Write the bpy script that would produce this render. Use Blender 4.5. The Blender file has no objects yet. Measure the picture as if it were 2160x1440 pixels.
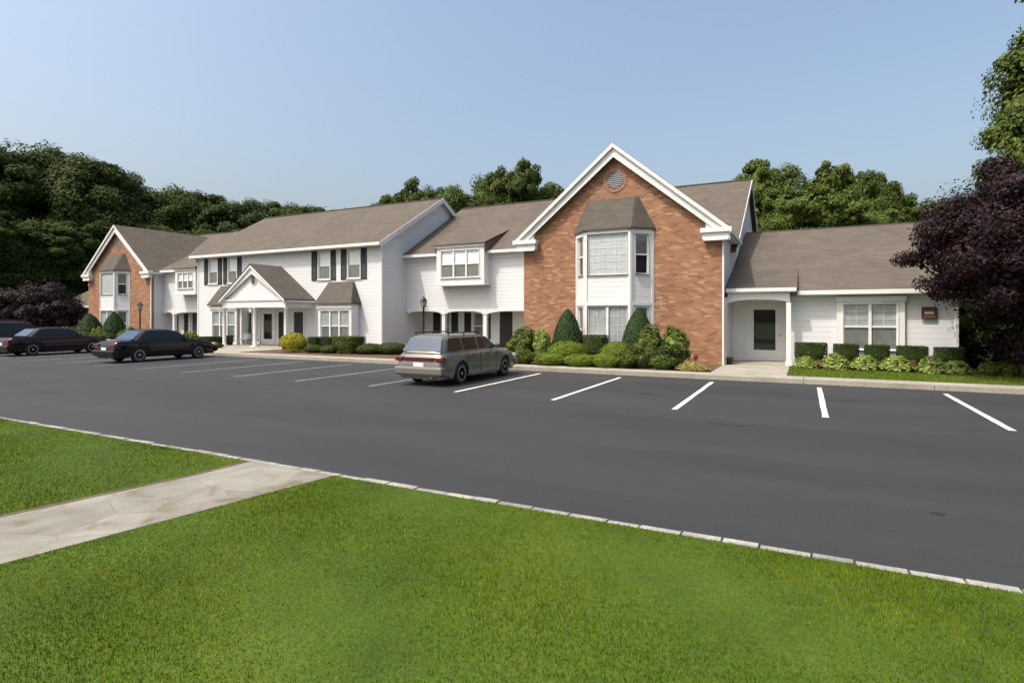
import bpy, math, random
import numpy as np
from mathutils import Vector, Matrix
random.seed(7)
RNG = np.random.default_rng(11)
sc = bpy.context.scene
COL = sc.collection
PI = math.pi
R = math.radians

# ------------------------------------------------------------------ materials
def newmat(name):
    m = bpy.data.materials.new(name); m.use_nodes = True
    nt = m.node_tree
    return m, nt, nt.nodes['Principled BSDF']

def N(nt, t, **kw):
    n = nt.nodes.new(t)
    for k, v in kw.items():
        if k in n.inputs: n.inputs[k].default_value = v
        else: setattr(n, k, v)
    return n

def L(nt, a, b): nt.links.new(a, b)

def plain(name, col, rough=.6, metal=0, noise=0.0, scale=6, bump=0.0, spec=.5, coat=0):
    m, nt, b = newmat(name)
    b.inputs['Base Color'].default_value = (*col, 1)
    b.inputs['Roughness'].default_value = rough
    b.inputs['Metallic'].default_value = metal
    b.inputs['Specular IOR Level'].default_value = spec
    b.inputs['Coat Weight'].default_value = coat
    if noise or bump:
        tc = N(nt, 'ShaderNodeTexCoord')
        nz = N(nt, 'ShaderNodeTexNoise', Scale=scale, Detail=6.0, Roughness=.65)
        L(nt, tc.outputs['Object'], nz.inputs['Vector'])
        if noise:
            cr = N(nt, 'ShaderNodeValToRGB')
            cr.color_ramp.elements[0].position = .3; cr.color_ramp.elements[1].position = .7
            cr.color_ramp.elements[0].color = (*[c*(1-noise) for c in col], 1)
            cr.color_ramp.elements[1].color = (*[min(1, c*(1+noise)) for c in col], 1)
            L(nt, nz.outputs['Fac'], cr.inputs['Fac']); L(nt, cr.outputs['Color'], b.inputs['Base Color'])
        if bump:
            bp = N(nt, 'ShaderNodeBump', Strength=bump, Distance=.02)
            L(nt, nz.outputs['Fac'], bp.inputs['Height']); L(nt, bp.outputs['Normal'], b.inputs['Normal'])
    return m

def siding_mat(name, col, period=.19):
    m, nt, b = newmat(name)
    b.inputs['Roughness'].default_value = .5
    tc = N(nt, 'ShaderNodeTexCoord'); sx = N(nt, 'ShaderNodeSeparateXYZ')
    L(nt, tc.outputs['Object'], sx.inputs[0])
    d = N(nt, 'ShaderNodeMath', operation='DIVIDE'); d.inputs[1].default_value = period
    L(nt, sx.outputs['Z'], d.inputs[0])
    fr = N(nt, 'ShaderNodeMath', operation='FRACT'); L(nt, d.outputs[0], fr.inputs[0])
    inv = N(nt, 'ShaderNodeMath', operation='SUBTRACT'); inv.inputs[0].default_value = 1
    L(nt, fr.outputs[0], inv.inputs[1])
    bp = N(nt, 'ShaderNodeBump', Strength=.55, Distance=.018)
    L(nt, inv.outputs[0], bp.inputs['Height']); L(nt, bp.outputs['Normal'], b.inputs['Normal'])
    nz = N(nt, 'ShaderNodeTexNoise', Scale=1.3, Detail=5.0)
    L(nt, tc.outputs['Object'], nz.inputs['Vector'])
    cr = N(nt, 'ShaderNodeValToRGB')
    cr.color_ramp.elements[0].position = .25; cr.color_ramp.elements[1].position = .75
    cr.color_ramp.elements[0].color = (*[c*.93 for c in col], 1); cr.color_ramp.elements[1].color = (*col, 1)
    L(nt, nz.outputs['Fac'], cr.inputs['Fac'])
    # the thin gap line under each board (a real lap joint)
    lt = N(nt, 'ShaderNodeMath', operation='LESS_THAN'); lt.inputs[1].default_value = .07
    L(nt, fr.outputs[0], lt.inputs[0])
    mx = N(nt, 'ShaderNodeMixRGB', blend_type='MULTIPLY'); mx.inputs['Color2'].default_value = (.88, .89, .90, 1)
    L(nt, lt.outputs[0], mx.inputs['Fac']); L(nt, cr.outputs['Color'], mx.inputs['Color1'])
    L(nt, mx.outputs['Color'], b.inputs['Base Color'])
    return m

def brick_mat(name):
    m, nt, b = newmat(name)
    b.inputs['Roughness'].default_value = .85
    tc = N(nt, 'ShaderNodeTexCoord'); sx = N(nt, 'ShaderNodeSeparateXYZ'); L(nt, tc.outputs['Object'], sx.inputs[0])
    ad = N(nt, 'ShaderNodeMath', operation='ADD'); L(nt, sx.outputs['X'], ad.inputs[0]); L(nt, sx.outputs['Y'], ad.inputs[1])
    cb = N(nt, 'ShaderNodeCombineXYZ'); L(nt, ad.outputs[0], cb.inputs['X']); L(nt, sx.outputs['Z'], cb.inputs['Y'])
    br = N(nt, 'ShaderNodeTexBrick', Scale=1.0)
    br.inputs['Brick Width'].default_value = .235; br.inputs['Row Height'].default_value = .078
    br.inputs['Mortar Size'].default_value = .006; br.inputs['Mortar Smooth'].default_value = .3
    br.inputs['Color1'].default_value = (.0, .0, .0, 1); br.inputs['Color2'].default_value = (1, 1, 1, 1)
    br.inputs['Mortar'].default_value = (.5, .5, .5, 1); br.inputs['Bias'].default_value = 0
    L(nt, cb.outputs[0], br.inputs['Vector'])
    cr = N(nt, 'ShaderNodeValToRGB'); e = cr.color_ramp.elements
    e[0].position = 0; e[0].color = (.18, .075, .038, 1)
    e[1].position = 1; e[1].color = (.38, .235, .14, 1)
    a = cr.color_ramp.elements.new(.35); a.color = (.255, .115, .056, 1)
    a = cr.color_ramp.elements.new(.8); a.color = (.285, .145, .074, 1)
    L(nt, br.outputs['Color'], cr.inputs['Fac'])
    nz = N(nt, 'ShaderNodeTexNoise', Scale=1.1, Detail=7.0, Roughness=.7)
    L(nt, cb.outputs[0], nz.inputs['Vector'])
    mx = N(nt, 'ShaderNodeMixRGB', blend_type='MULTIPLY'); mx.inputs['Fac'].default_value = .8
    c2 = N(nt, 'ShaderNodeValToRGB')
    c2.color_ramp.elements[0].position = .3; c2.color_ramp.elements[0].color = (.82, .8, .78, 1)
    c2.color_ramp.elements[1].position = .7; c2.color_ramp.elements[1].color = (1.15, 1.13, 1.1, 1)
    L(nt, nz.outputs['Fac'], c2.inputs['Fac'])
    L(nt, cr.outputs['Color'], mx.inputs['Color1']); L(nt, c2.outputs['Color'], mx.inputs['Color2'])
    mo = N(nt, 'ShaderNodeMixRGB'); mo.inputs['Color2'].default_value = (.27, .19, .13, 1)
    L(nt, br.outputs['Fac'], mo.inputs['Fac']); L(nt, mx.outputs['Color'], mo.inputs['Color1'])
    L(nt, mo.outputs['Color'], b.inputs['Base Color'])
    inv = N(nt, 'ShaderNodeMath', operation='SUBTRACT'); inv.inputs[0].default_value = 1; L(nt, br.outputs['Fac'], inv.inputs[1])
    bp = N(nt, 'ShaderNodeBump', Strength=.5, Distance=.01)
    L(nt, inv.outputs[0], bp.inputs['Height']); L(nt, bp.outputs['Normal'], b.inputs['Normal'])
    return m

def shingle_mat(name, c1, c2):
    m, nt, b = newmat(name)
    b.inputs['Roughness'].default_value = .9; b.inputs['Specular IOR Level'].default_value = .25
    tc = N(nt, 'ShaderNodeTexCoord'); sx = N(nt, 'ShaderNodeSeparateXYZ'); L(nt, tc.outputs['Object'], sx.inputs[0])
    ad = N(nt, 'ShaderNodeMath', operation='ADD'); L(nt, sx.outputs['X'], ad.inputs[0]); L(nt, sx.outputs['Y'], ad.inputs[1])
    cb = N(nt, 'ShaderNodeCombineXYZ'); L(nt, ad.outputs[0], cb.inputs['X']); L(nt, sx.outputs['Z'], cb.inputs['Y'])
    br = N(nt, 'ShaderNodeTexBrick', Scale=1.0)
    br.inputs['Brick Width'].default_value = .33; br.inputs['Row Height'].default_value = .075
    br.inputs['Mortar Size'].default_value = .004; br.inputs['Mortar Smooth'].default_value = .5
    br.inputs['Color1'].default_value = (*c1, 1); br.inputs['Color2'].default_value = (*c2, 1)
    br.inputs['Mortar'].default_value = (*[c*.62 for c in c1], 1)
    L(nt, cb.outputs[0], br.inputs['Vector'])
    nz = N(nt, 'ShaderNodeTexNoise', Scale=.7, Detail=9.0, Roughness=.75)
    L(nt, tc.outputs['Object'], nz.inputs['Vector'])
    c2_ = N(nt, 'ShaderNodeValToRGB')
    c2_.color_ramp.elements[0].position = .3; c2_.color_ramp.elements[0].color = (.8, .8, .82, 1)
    c2_.color_ramp.elements[1].position = .7; c2_.color_ramp.elements[1].color = (1.16, 1.13, 1.1, 1)
    L(nt, nz.outputs['Fac'], c2_.inputs['Fac'])
    mx = N(nt, 'ShaderNodeMixRGB', blend_type='MULTIPLY'); mx.inputs['Fac'].default_value = 1
    L(nt, br.outputs['Color'], mx.inputs['Color1']); L(nt, c2_.outputs['Color'], mx.inputs['Color2'])
    L(nt, mx.outputs['Color'], b.inputs['Base Color'])
    n2 = N(nt, 'ShaderNodeTexNoise', Scale=60.0, Detail=3.0); L(nt, tc.outputs['Object'], n2.inputs['Vector'])
    bp = N(nt, 'ShaderNodeBump', Strength=.35, Distance=.01)
    L(nt, n2.outputs['Fac'], bp.inputs['Height']); L(nt, bp.outputs['Normal'], b.inputs['Normal'])
    return m

def ground_mat(name, cols, scales, rough=.9, bump=.3, bscale=80, spec=.3):
    """cols: 3 colours; scales: (big noise, small noise)"""
    m, nt, b = newmat(name)
    b.inputs['Roughness'].default_value = rough; b.inputs['Specular IOR Level'].default_value = spec
    tc = N(nt, 'ShaderNodeTexCoord')
    n1 = N(nt, 'ShaderNodeTexNoise', Scale=scales[0], Detail=5.0, Roughness=.6)
    n2 = N(nt, 'ShaderNodeTexNoise', Scale=scales[1], Detail=4.0, Roughness=.7)
    L(nt, tc.outputs['Object'], n1.inputs['Vector']); L(nt, tc.outputs['Object'], n2.inputs['Vector'])
    cr = N(nt, 'ShaderNodeValToRGB'); e = cr.color_ramp.elements
    e[0].position = .3; e[0].color = (*cols[0], 1); e[1].position = .72; e[1].color = (*cols[2], 1)
    x = e.new(.5); x.color = (*cols[1], 1)
    L(nt, n1.outputs['Fac'], cr.inputs['Fac'])
    c2 = N(nt, 'ShaderNodeValToRGB')
    c2.color_ramp.elements[0].position = .3; c2.color_ramp.elements[0].color = (.72, .72, .72, 1)
    c2.color_ramp.elements[1].position = .7; c2.color_ramp.elements[1].color = (1.25, 1.25, 1.25, 1)
    L(nt, n2.outputs['Fac'], c2.inputs['Fac'])
    mx = N(nt, 'ShaderNodeMixRGB', blend_type='MULTIPLY'); mx.inputs['Fac'].default_value = 1
    L(nt, cr.outputs['Color'], mx.inputs['Color1']); L(nt, c2.outputs['Color'], mx.inputs['Color2'])
    L(nt, mx.outputs['Color'], b.inputs['Base Color'])
    n3 = N(nt, 'ShaderNodeTexNoise', Scale=bscale, Detail=3.0); L(nt, tc.outputs['Object'], n3.inputs['Vector'])
    bp = N(nt, 'ShaderNodeBump', Strength=bump, Distance=.01)
    L(nt, n3.outputs['Fac'], bp.inputs['Height']); L(nt, bp.outputs['Normal'], b.inputs['Normal'])
    return m

def leaf_mat(name, c_dark, c_mid, c_light, scale=.6, trans=.25, rough=.55):
    m, nt, b = newmat(name)
    b.inputs['Roughness'].default_value = rough; b.inputs['Specular IOR Level'].default_value = .18
    ge = N(nt, 'ShaderNodeNewGeometry'); tc = N(nt, 'ShaderNodeTexCoord')
    nz = N(nt, 'ShaderNodeTexNoise', Scale=scale, Detail=3.0); L(nt, tc.outputs['Object'], nz.inputs['Vector'])
    ad = N(nt, 'ShaderNodeMath', operation='ADD'); L(nt, ge.outputs['Random Per Island'], ad.inputs[0]); L(nt, nz.outputs['Fac'], ad.inputs[1])
    hf = N(nt, 'ShaderNodeMath', operation='MULTIPLY'); hf.inputs[1].default_value = .5; L(nt, ad.outputs[0], hf.inputs[0])
    cr = N(nt, 'ShaderNodeValToRGB'); e = cr.color_ramp.elements
    e[0].position = .22; e[0].color = (*c_dark, 1); e[1].position = .8; e[1].color = (*c_light, 1)
    x = e.new(.5); x.color = (*c_mid, 1)
    L(nt, hf.outputs[0], cr.inputs['Fac']); L(nt, cr.outputs['Color'], b.inputs['Base Color'])
    tr = N(nt, 'ShaderNodeBsdfTranslucent'); L(nt, cr.outputs['Color'], tr.inputs['Color'])
    ms = N(nt, 'ShaderNodeMixShader'); ms.inputs[0].default_value = trans
    L(nt, b.outputs[0], ms.inputs[1]); L(nt, tr.outputs[0], ms.inputs[2])
    L(nt, ms.outputs[0], nt.nodes['Material Output'].inputs['Surface'])
    return m

def glass_mat(name, tint=(.96, .98, .98)):
    m, nt, b = newmat(name)
    nt.nodes.remove(b)
    tr = N(nt, 'ShaderNodeBsdfTransparent'); tr.inputs['Color'].default_value = (*tint, 1)
    gl = N(nt, 'ShaderNodeBsdfGlossy', Roughness=.03); gl.inputs['Color'].default_value = (1, 1, 1, 1)
    fr = N(nt, 'ShaderNodeFresnel', IOR=1.55)
    ms = N(nt, 'ShaderNodeMixShader')
    mul = N(nt, 'ShaderNodeMath', operation='MULTIPLY'); mul.inputs[1].default_value = 1.7; mul.use_clamp = True
    ge = N(nt, 'ShaderNodeNewGeometry'); inv = N(nt, 'ShaderNodeMath', operation='SUBTRACT'); inv.inputs[0].default_value = 1
    L(nt, ge.outputs['Backfacing'], inv.inputs[1]); m2 = N(nt, 'ShaderNodeMath', operation='MULTIPLY')
    L(nt, fr.outputs[0], mul.inputs[0]); L(nt, mul.outputs[0], m2.inputs[0]); L(nt, inv.outputs[0], m2.inputs[1]); L(nt, m2.outputs[0], ms.inputs[0])
    L(nt, tr.outputs[0], ms.inputs[1]); L(nt, gl.outputs[0], ms.inputs[2])
    L(nt, ms.outputs[0], nt.nodes['Material Output'].inputs['Surface'])
    return m

def slat_mat(name, col, period=.05):
    m, nt, b = newmat(name); b.inputs['Roughness'].default_value = .6
    tc = N(nt, 'ShaderNodeTexCoord'); sx = N(nt, 'ShaderNodeSeparateXYZ'); L(nt, tc.outputs['Object'], sx.inputs[0])
    d = N(nt, 'ShaderNodeMath', operation='DIVIDE'); d.inputs[1].default_value = period; L(nt, sx.outputs['Z'], d.inputs[0])
    fr = N(nt, 'ShaderNodeMath', operation='FRACT'); L(nt, d.outputs[0], fr.inputs[0])
    cr = N(nt, 'ShaderNodeValToRGB')
    cr.color_ramp.elements[0].position = .0; cr.color_ramp.elements[0].color = (*[c*.55 for c in col], 1)
    cr.color_ramp.elements[1].position = .35; cr.color_ramp.elements[1].color = (*col, 1)
    L(nt, fr.outputs[0], cr.inputs['Fac']); L(nt, cr.outputs['Color'], b.inputs['Base Color'])
    return m

M = {}
M['siding'] = siding_mat('white_siding', (.60, .61, .615))
M['trim'] = plain('white_trim', (.62, .625, .62), .45, noise=.05, scale=3)
M['brick'] = brick_mat('red_brick')
M['brick_ring'] = plain('brick_soldier_course', (.26, .13, .08), .85, noise=.3, scale=14, bump=.4)
M['shingle'] = shingle_mat('brown_shingles', (.090, .077, .061), (.112, .097, .078))
M['shingle_grey'] = shingle_mat('weathered_shingles', (.080, .072, .060), (.100, .090, .076))
M['glass'] = glass_mat('window_glass')
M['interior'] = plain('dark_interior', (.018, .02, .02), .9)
M['blind'] = plain('white_blind', (.80, .81, .82), .6, noise=.06, scale=4)
M['grey_blind'] = plain('grey_screen', (.16, .16, .155), .7, noise=.25, scale=5)
M['soft_blind'] = plain('soft_blind', (.52, .54, .55), .6, noise=.05, scale=3)
M['pale_screen'] = plain('pale_screen', (.36, .37, .37), .7, noise=.2, scale=3)
M['shutter'] = slat_mat('dark_shutter', (.012, .02, .022), .045)
M['black_door'] = plain('black_door', (.014, .018, .016), .35)
M['vent'] = plain('grey_louvre', (.13, .135, .14), .6)
M['dark_vent'] = slat_mat('dark_louvre', (.05, .06, .07), .06)
M['metal'] = plain('dark_metal', (.03, .028, .025), .45, metal=.6)
M['brass'] = plain('brass', (.35, .25, .1), .35, metal=1)
M['lamp_glass'] = plain('lamp_glass', (.35, .33, .30), .15)
M['asphalt'] = None
M['paint'] = plain('road_paint', (.55, .55, .53), .75, noise=.3, scale=12)
M['worn_paint'] = plain('worn_road_paint', (.23, .23, .225), .8, noise=.45, scale=7)
M['concrete'] = ground_mat('pale_concrete', [(.24, .222, .18), (.285, .265, .22), (.33, .308, .26)], (1.2, 20), .9, .2)
M['curb_stone'] = ground_mat('granite_block', [(.20, .197, .17), (.28, .275, .24), (.38, .37, .33)], (2.5, 30), .85, .5, 40)
M['curb_stone'].node_tree.nodes  # granite blocks differ from stone to stone
def _stones():
    nt = M['curb_stone'].node_tree; b = nt.nodes['Principled BSDF']
    src = b.inputs['Base Color'].links[0].from_socket
    ge = N(nt, 'ShaderNodeNewGeometry'); mr = N(nt, 'ShaderNodeMapRange'); mr.inputs['To Min'].default_value = .72; mr.inputs['To Max'].default_value = 1.12
    L(nt, ge.outputs['Random Per Island'], mr.inputs['Value'])
    mx = N(nt, 'ShaderNodeMixRGB', blend_type='MULTIPLY'); mx.inputs['Fac'].default_value = 1
    L(nt, src, mx.inputs['Color1']); L(nt, mr.outputs[0], mx.inputs['Color2']); L(nt, mx.outputs['Color'], b.inputs['Base Color'])
_stones()
M['mulch'] = ground_mat('mulch', [(.05, .03, .018), (.09, .055, .035), (.13, .08, .05)], (3, 25), .95, .8, 30)
M['soil'] = ground_mat('soil', [(.07, .05, .03), (.10, .075, .05), (.13, .10, .07)], (2, 30), .95, .6, 40)
M['lawn'] = ground_mat('lawn_ground', [(.028, .056, .003), (.044, .080, .004), (.064, .102, .008)], (.9, 30), .95, .8, 60)
M['far_ground'] = ground_mat('far_ground', [(.03, .055, .015), (.045, .07, .02), (.06, .08, .03)], (.1, 2), .95, .5, 10)
M['tyre'] = plain('tyre_rubber', (.012, .012, .012), .8)
M['rim'] = plain('alloy_rim', (.34, .34, .35), .4, metal=.3)
M['plate'] = plain('number_plate', (.62, .62, .66), .5)
M['red_light'] = plain('red_tail_light', (.12, .006, .008), .12, coat=.6)
M['car_glass'] = plain('car_glass', (.012, .015, .017), .04, coat=0, spec=.35)
M['car_glass_pale'] = plain('car_glass_pale', (.02, .045, .085), .03, coat=.0, spec=.55)
M['black_plastic'] = plain('black_plastic', (.02, .02, .02), .6)
M['chrome'] = plain('chrome', (.6, .6, .6), .2, metal=1)
M['bark'] = plain('bark', (.085, .062, .045), .95, noise=.4, scale=8, bump=1)
M['rust'] = plain('rusty_iron', (.16, .05, .02), .8, noise=.3, scale=20)
M['plaque'] = plain('brown_plaque', (.10, .045, .03), .6)
M['plaque_band'] = plain('pale_band', (.45, .40, .36), .6)
M['bronze_pot'] = plain('black_pot', (.02, .024, .022), .5)
M['grey_box'] = plain('grey_wicker', (.24, .24, .25), .8, noise=.3, scale=30, bump=.5)
M['downspout'] = plain('downspout', (.62, .62, .60), .4)
M['dark_downspout'] = plain('brown_downspout', (.12, .07, .05), .5)

def asphalt():
    m, nt, b = newmat('asphalt')
    b.inputs['Roughness'].default_value = .78; b.inputs['Specular IOR Level'].default_value = .35
    tc = N(nt, 'ShaderNodeTexCoord')
    mp = N(nt, 'ShaderNodeMapping'); mp.inputs['Scale'].default_value = (.12, .55, 1)
    L(nt, tc.outputs['Object'], mp.inputs['Vector'])
    n1 = N(nt, 'ShaderNodeTexNoise', Scale=1.0, Detail=7.0, Roughness=.65); L(nt, mp.outputs[0], n1.inputs['Vector'])
    cr = N(nt, 'ShaderNodeValToRGB'); e = cr.color_ramp.elements
    e[0].position = .3; e[0].color = (.0185, .0195, .0205, 1); e[1].position = .70; e[1].color = (.031, .0318, .0325, 1)
    L(nt, n1.outputs['Fac'], cr.inputs['Fac'])
    n2 = N(nt, 'ShaderNodeTexNoise', Scale=38.0, Detail=5.0, Roughness=.85); L(nt, tc.outputs['Object'], n2.inputs['Vector'])
    c2 = N(nt, 'ShaderNodeValToRGB')
    c2.color_ramp.elements[0].position = .3; c2.color_ramp.elements[0].color = (.72, .72, .72, 1)
    c2.color_ramp.elements[1].position = .72; c2.color_ramp.elements[1].color = (1.5, 1.5, 1.5, 1)
    L(nt, n2.outputs['Fac'], c2.inputs['Fac'])
    mx = N(nt, 'ShaderNodeMixRGB', blend_type='MULTIPLY'); mx.inputs['Fac'].default_value = 1
    L(nt, cr.outputs['Color'], mx.inputs['Color1']); L(nt, c2.outputs['Color'], mx.inputs['Color2'])
    # oil drips and scuffs
    n3 = N(nt, 'ShaderNodeTexNoise', Scale=.55, Detail=8.0, Roughness=.8); L(nt, tc.outputs['Object'], n3.inputs['Vector'])
    c3 = N(nt, 'ShaderNodeValToRGB')
    c3.color_ramp.elements[0].position = .31; c3.color_ramp.elements[0].color = (.62, .62, .62, 1)
    c3.color_ramp.elements[1].position = .40; c3.color_ramp.elements[1].color = (1, 1, 1, 1)
    L(nt, n3.outputs['Fac'], c3.inputs['Fac'])
    m2 = N(nt, 'ShaderNodeMixRGB', blend_type='MULTIPLY'); m2.inputs['Fac'].default_value = 1
    L(nt, mx.outputs['Color'], m2.inputs['Color1']); L(nt, c3.outputs['Color'], m2.inputs['Color2'])
    L(nt, m2.outputs['Color'], b.inputs['Base Color'])
    bp = N(nt, 'ShaderNodeBump', Strength=.4, Distance=.006)
    L(nt, n2.outputs['Fac'], bp.inputs['Height']); L(nt, bp.outputs['Normal'], b.inputs['Normal'])
    return m
M['asphalt'] = asphalt()

def stained_path():
    m, nt, b = newmat('flagstone_path')
    b.inputs['Roughness'].default_value = .9
    tc = N(nt, 'ShaderNodeTexCoord')
    n1 = N(nt, 'ShaderNodeTexNoise', Scale=2.6, Detail=6.0, Roughness=.6, Distortion=.6); L(nt, tc.outputs['Object'], n1.inputs['Vector'])
    cr = N(nt, 'ShaderNodeValToRGB'); e = cr.color_ramp.elements
    e[0].position = .33; e[0].color = (.13, .115, .075, 1); e[1].position = .7; e[1].color = (.235, .228, .195, 1)
    x = e.new(.42); x.color = (.18, .17, .138, 1)
    L(nt, n1.outputs['Fac'], cr.inputs['Fac'])
    vo = N(nt, 'ShaderNodeTexVoronoi', Scale=1.35, feature='DISTANCE_TO_EDGE'); L(nt, tc.outputs['Object'], vo.inputs['Vector'])
    lt = N(nt, 'ShaderNodeMath', operation='LESS_THAN'); lt.inputs[1].default_value = .010; L(nt, vo.outputs['Distance'], lt.inputs[0])
    mx = N(nt, 'ShaderNodeMixRGB'); mx.inputs['Color2'].default_value = (.16, .13, .09, 1)
    ml = N(nt, 'ShaderNodeMath', operation='MULTIPLY'); ml.inputs[1].default_value = .6
    L(nt, lt.outputs[0], ml.inputs[0]); L(nt, ml.outputs[0], mx.inputs['Fac']); L(nt, cr.outputs['Color'], mx.inputs['Color1'])
    v2 = N(nt, 'ShaderNodeTexVoronoi', Scale=1.35); L(nt, tc.outputs['Object'], v2.inputs['Vector'])
    sp = N(nt, 'ShaderNodeSeparateColor'); L(nt, v2.outputs['Color'], sp.inputs[0])
    mr = N(nt, 'ShaderNodeMapRange'); mr.inputs['To Min'].default_value = .84; mr.inputs['To Max'].default_value = 1.12
    L(nt, sp.outputs[0], mr.inputs['Value'])
    m3 = N(nt, 'ShaderNodeMixRGB', blend_type='MULTIPLY'); m3.inputs['Fac'].default_value = 1
    L(nt, mx.outputs['Color'], m3.inputs['Color1']); L(nt, mr.outputs[0], m3.inputs['Color2'])
    L(nt, m3.outputs['Color'], b.inputs['Base Color'])
    n2 = N(nt, 'ShaderNodeTexNoise', Scale=45.0, Detail=4.0); L(nt, tc.outputs['Object'], n2.inputs['Vector'])
    bp = N(nt, 'ShaderNodeBump', Strength=.4, Distance=.01)
    L(nt, n2.outputs['Fac'], bp.inputs['Height']); L(nt, bp.outputs['Normal'], b.inputs['Normal'])
    return m
M['path'] = stained_path()

M['leaf_forest'] = leaf_mat('forest_leaf', (.016, .030, .006), (.036, .058, .010), (.080, .105, .020), .25, .12, .75)
M['leaf_mid'] = leaf_mat('tree_leaf', (.025, .046, .008), (.055, .085, .015), (.115, .145, .03), .35, .2, .7)
M['leaf_bright'] = leaf_mat('bright_tree_leaf', (.035, .06, .010), (.08, .115, .020), (.15, .185, .04), .4, .2, .7)
M['leaf_purple'] = leaf_mat('plum_leaf', (.008, .003, .0045), (.017, .0065, .0085), (.034, .013, .014), 1.2, .12)
M['leaf_dullpurple'] = leaf_mat('dull_plum_leaf', (.010, .007, .007), (.018, .012, .012), (.028, .018, .018), 1.2, .1)
M['leaf_hedge'] = leaf_mat('hedge_leaf', (.014, .03, .006), (.028, .05, .010), (.06, .085, .018), 3, .12)
M['leaf_yew'] = leaf_mat('yew_leaf', (.020, .042, .014), (.034, .064, .020), (.055, .090, .028), 3, .12)
M['leaf_lime'] = leaf_mat('lime_leaf', (.07, .115, .010), (.125, .18, .016), (.20, .25, .03), 3, .25)
M['leaf_shrub'] = leaf_mat('shrub_leaf', (.035, .06, .010), (.08, .115, .018), (.17, .20, .045), 3, .2)
M['leaf_yellow'] = leaf_mat('yellow_leaf', (.17, .16, .01), (.34, .31, .02), (.52, .47, .06), 3, .25)
M['leaf_hosta'] = leaf_mat('hosta_leaf', (.10, .16, .03), (.20, .27, .055), (.36, .41, .13), 3, .25)
M['leaf_olive'] = leaf_mat('olive_leaf', (.03, .045, .012), (.05, .075, .018), (.09, .11, .03), 3, .15)
M['leaf_rusty'] = leaf_mat('rusty_leaf', (.10, .05, .03), (.17, .085, .05), (.24, .13, .08), 3, .2)
M['leaf_straw'] = leaf_mat('straw_leaf', (.20, .18, .05), (.32, .28, .09), (.42, .36, .14), 3, .2)
M['grass'] = None
def grass_mat():
    m, nt, b = newmat('grass_blade'); b.inputs['Roughness'].default_value = .85; b.inputs['Specular IOR Level'].default_value = .03
    ge = N(nt, 'ShaderNodeNewGeometry'); tc = N(nt, 'ShaderNodeTexCoord')
    def noise(sc_, det, rg): 
        n = N(nt, 'ShaderNodeTexNoise', Scale=sc_, Detail=det, Roughness=rg); L(nt, tc.outputs['Object'], n.inputs['Vector']); return n.outputs['Fac']
    def op(o, a_, b_):
        n = N(nt, 'ShaderNodeMath', operation=o)
        for i, v in enumerate((a_, b_)):
            if isinstance(v, (int, float)): n.inputs[i].default_value = v
            else: L(nt, v, n.inputs[i])
        return n.outputs[0]
    f = op('ADD', op('MULTIPLY', ge.outputs['Random Per Island'], .42), op('MULTIPLY', noise(.7, 3, .5), .62))
    f = op('ADD', f, op('MULTIPLY', op('SUBTRACT', noise(7, 4, .7), .5), .75))
    cr = N(nt, 'ShaderNodeValToRGB'); e = cr.color_ramp.elements
    e[0].position = .30; e[0].color = (.042, .078, .001, 1); e[1].position = .82; e[1].color = (.27, .27, .02, 1)
    x = e.new(.5); x.color = (.100, .155, .002, 1)
    x = e.new(.66); x.color = (.160, .208, .005, 1)
    L(nt, f, cr.inputs['Fac'])
    # a few dry, straw-coloured spots
    c3 = N(nt, 'ShaderNodeValToRGB'); c3.color_ramp.elements[0].position = .70; c3.color_ramp.elements[0].color = (0, 0, 0, 1); c3.color_ramp.elements[1].position = .80; c3.color_ramp.elements[1].color = (.8, .8, .8, 1)
    L(nt, noise(1.9, 2, .5), c3.inputs['Fac'])
    mx = N(nt, 'ShaderNodeMixRGB'); mx.inputs['Color2'].default_value = (.26, .22, .08, 1)
    L(nt, c3.outputs['Color'], mx.inputs['Fac']); L(nt, cr.outputs['Color'], mx.inputs['Color1'])
    L(nt, mx.outputs['Color'], b.inputs['Base Color'])
    tr = N(nt, 'ShaderNodeBsdfTranslucent'); L(nt, mx.outputs['Color'], tr.inputs['Color'])
    ms = N(nt, 'ShaderNodeMixShader'); ms.inputs[0].default_value = .25
    L(nt, b.outputs[0], ms.inputs[1]); L(nt, tr.outputs[0], ms.inputs[2]); L(nt, ms.outputs[0], nt.nodes['Material Output'].inputs['Surface'])
    return m
M['grass'] = grass_mat()
M['grass_back'] = leaf_mat('grass_blade_strip', (.08, .12, .012), (.13, .18, .02), (.19, .24, .04), 1.1, .3, .5)

# ------------------------------------------------------------------ object helpers
def tag(o, label=None, cat=None, group=None, kind=None):
    if label: o['label'] = label
    if cat: o['category'] = cat
    if group: o['group'] = group
    if kind: o['kind'] = kind
    return o

def thing(name, label, cat, loc=(0, 0, 0), rz=0, group=None):
    o = bpy.data.objects.new(name, None); COL.objects.link(o)
    o.empty_display_size = .3
    o.location = loc; o.rotation_euler = (0, 0, rz)
    o['origin'] = list(loc)
    return tag(o, label, cat, group)

def origin_of(o):
    while o is not None and 'origin' not in o.keys() and o.parent: o = o.parent
    return Vector(o['origin']) if (o is not None and 'origin' in o.keys()) else Vector((0, 0, 0))

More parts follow.
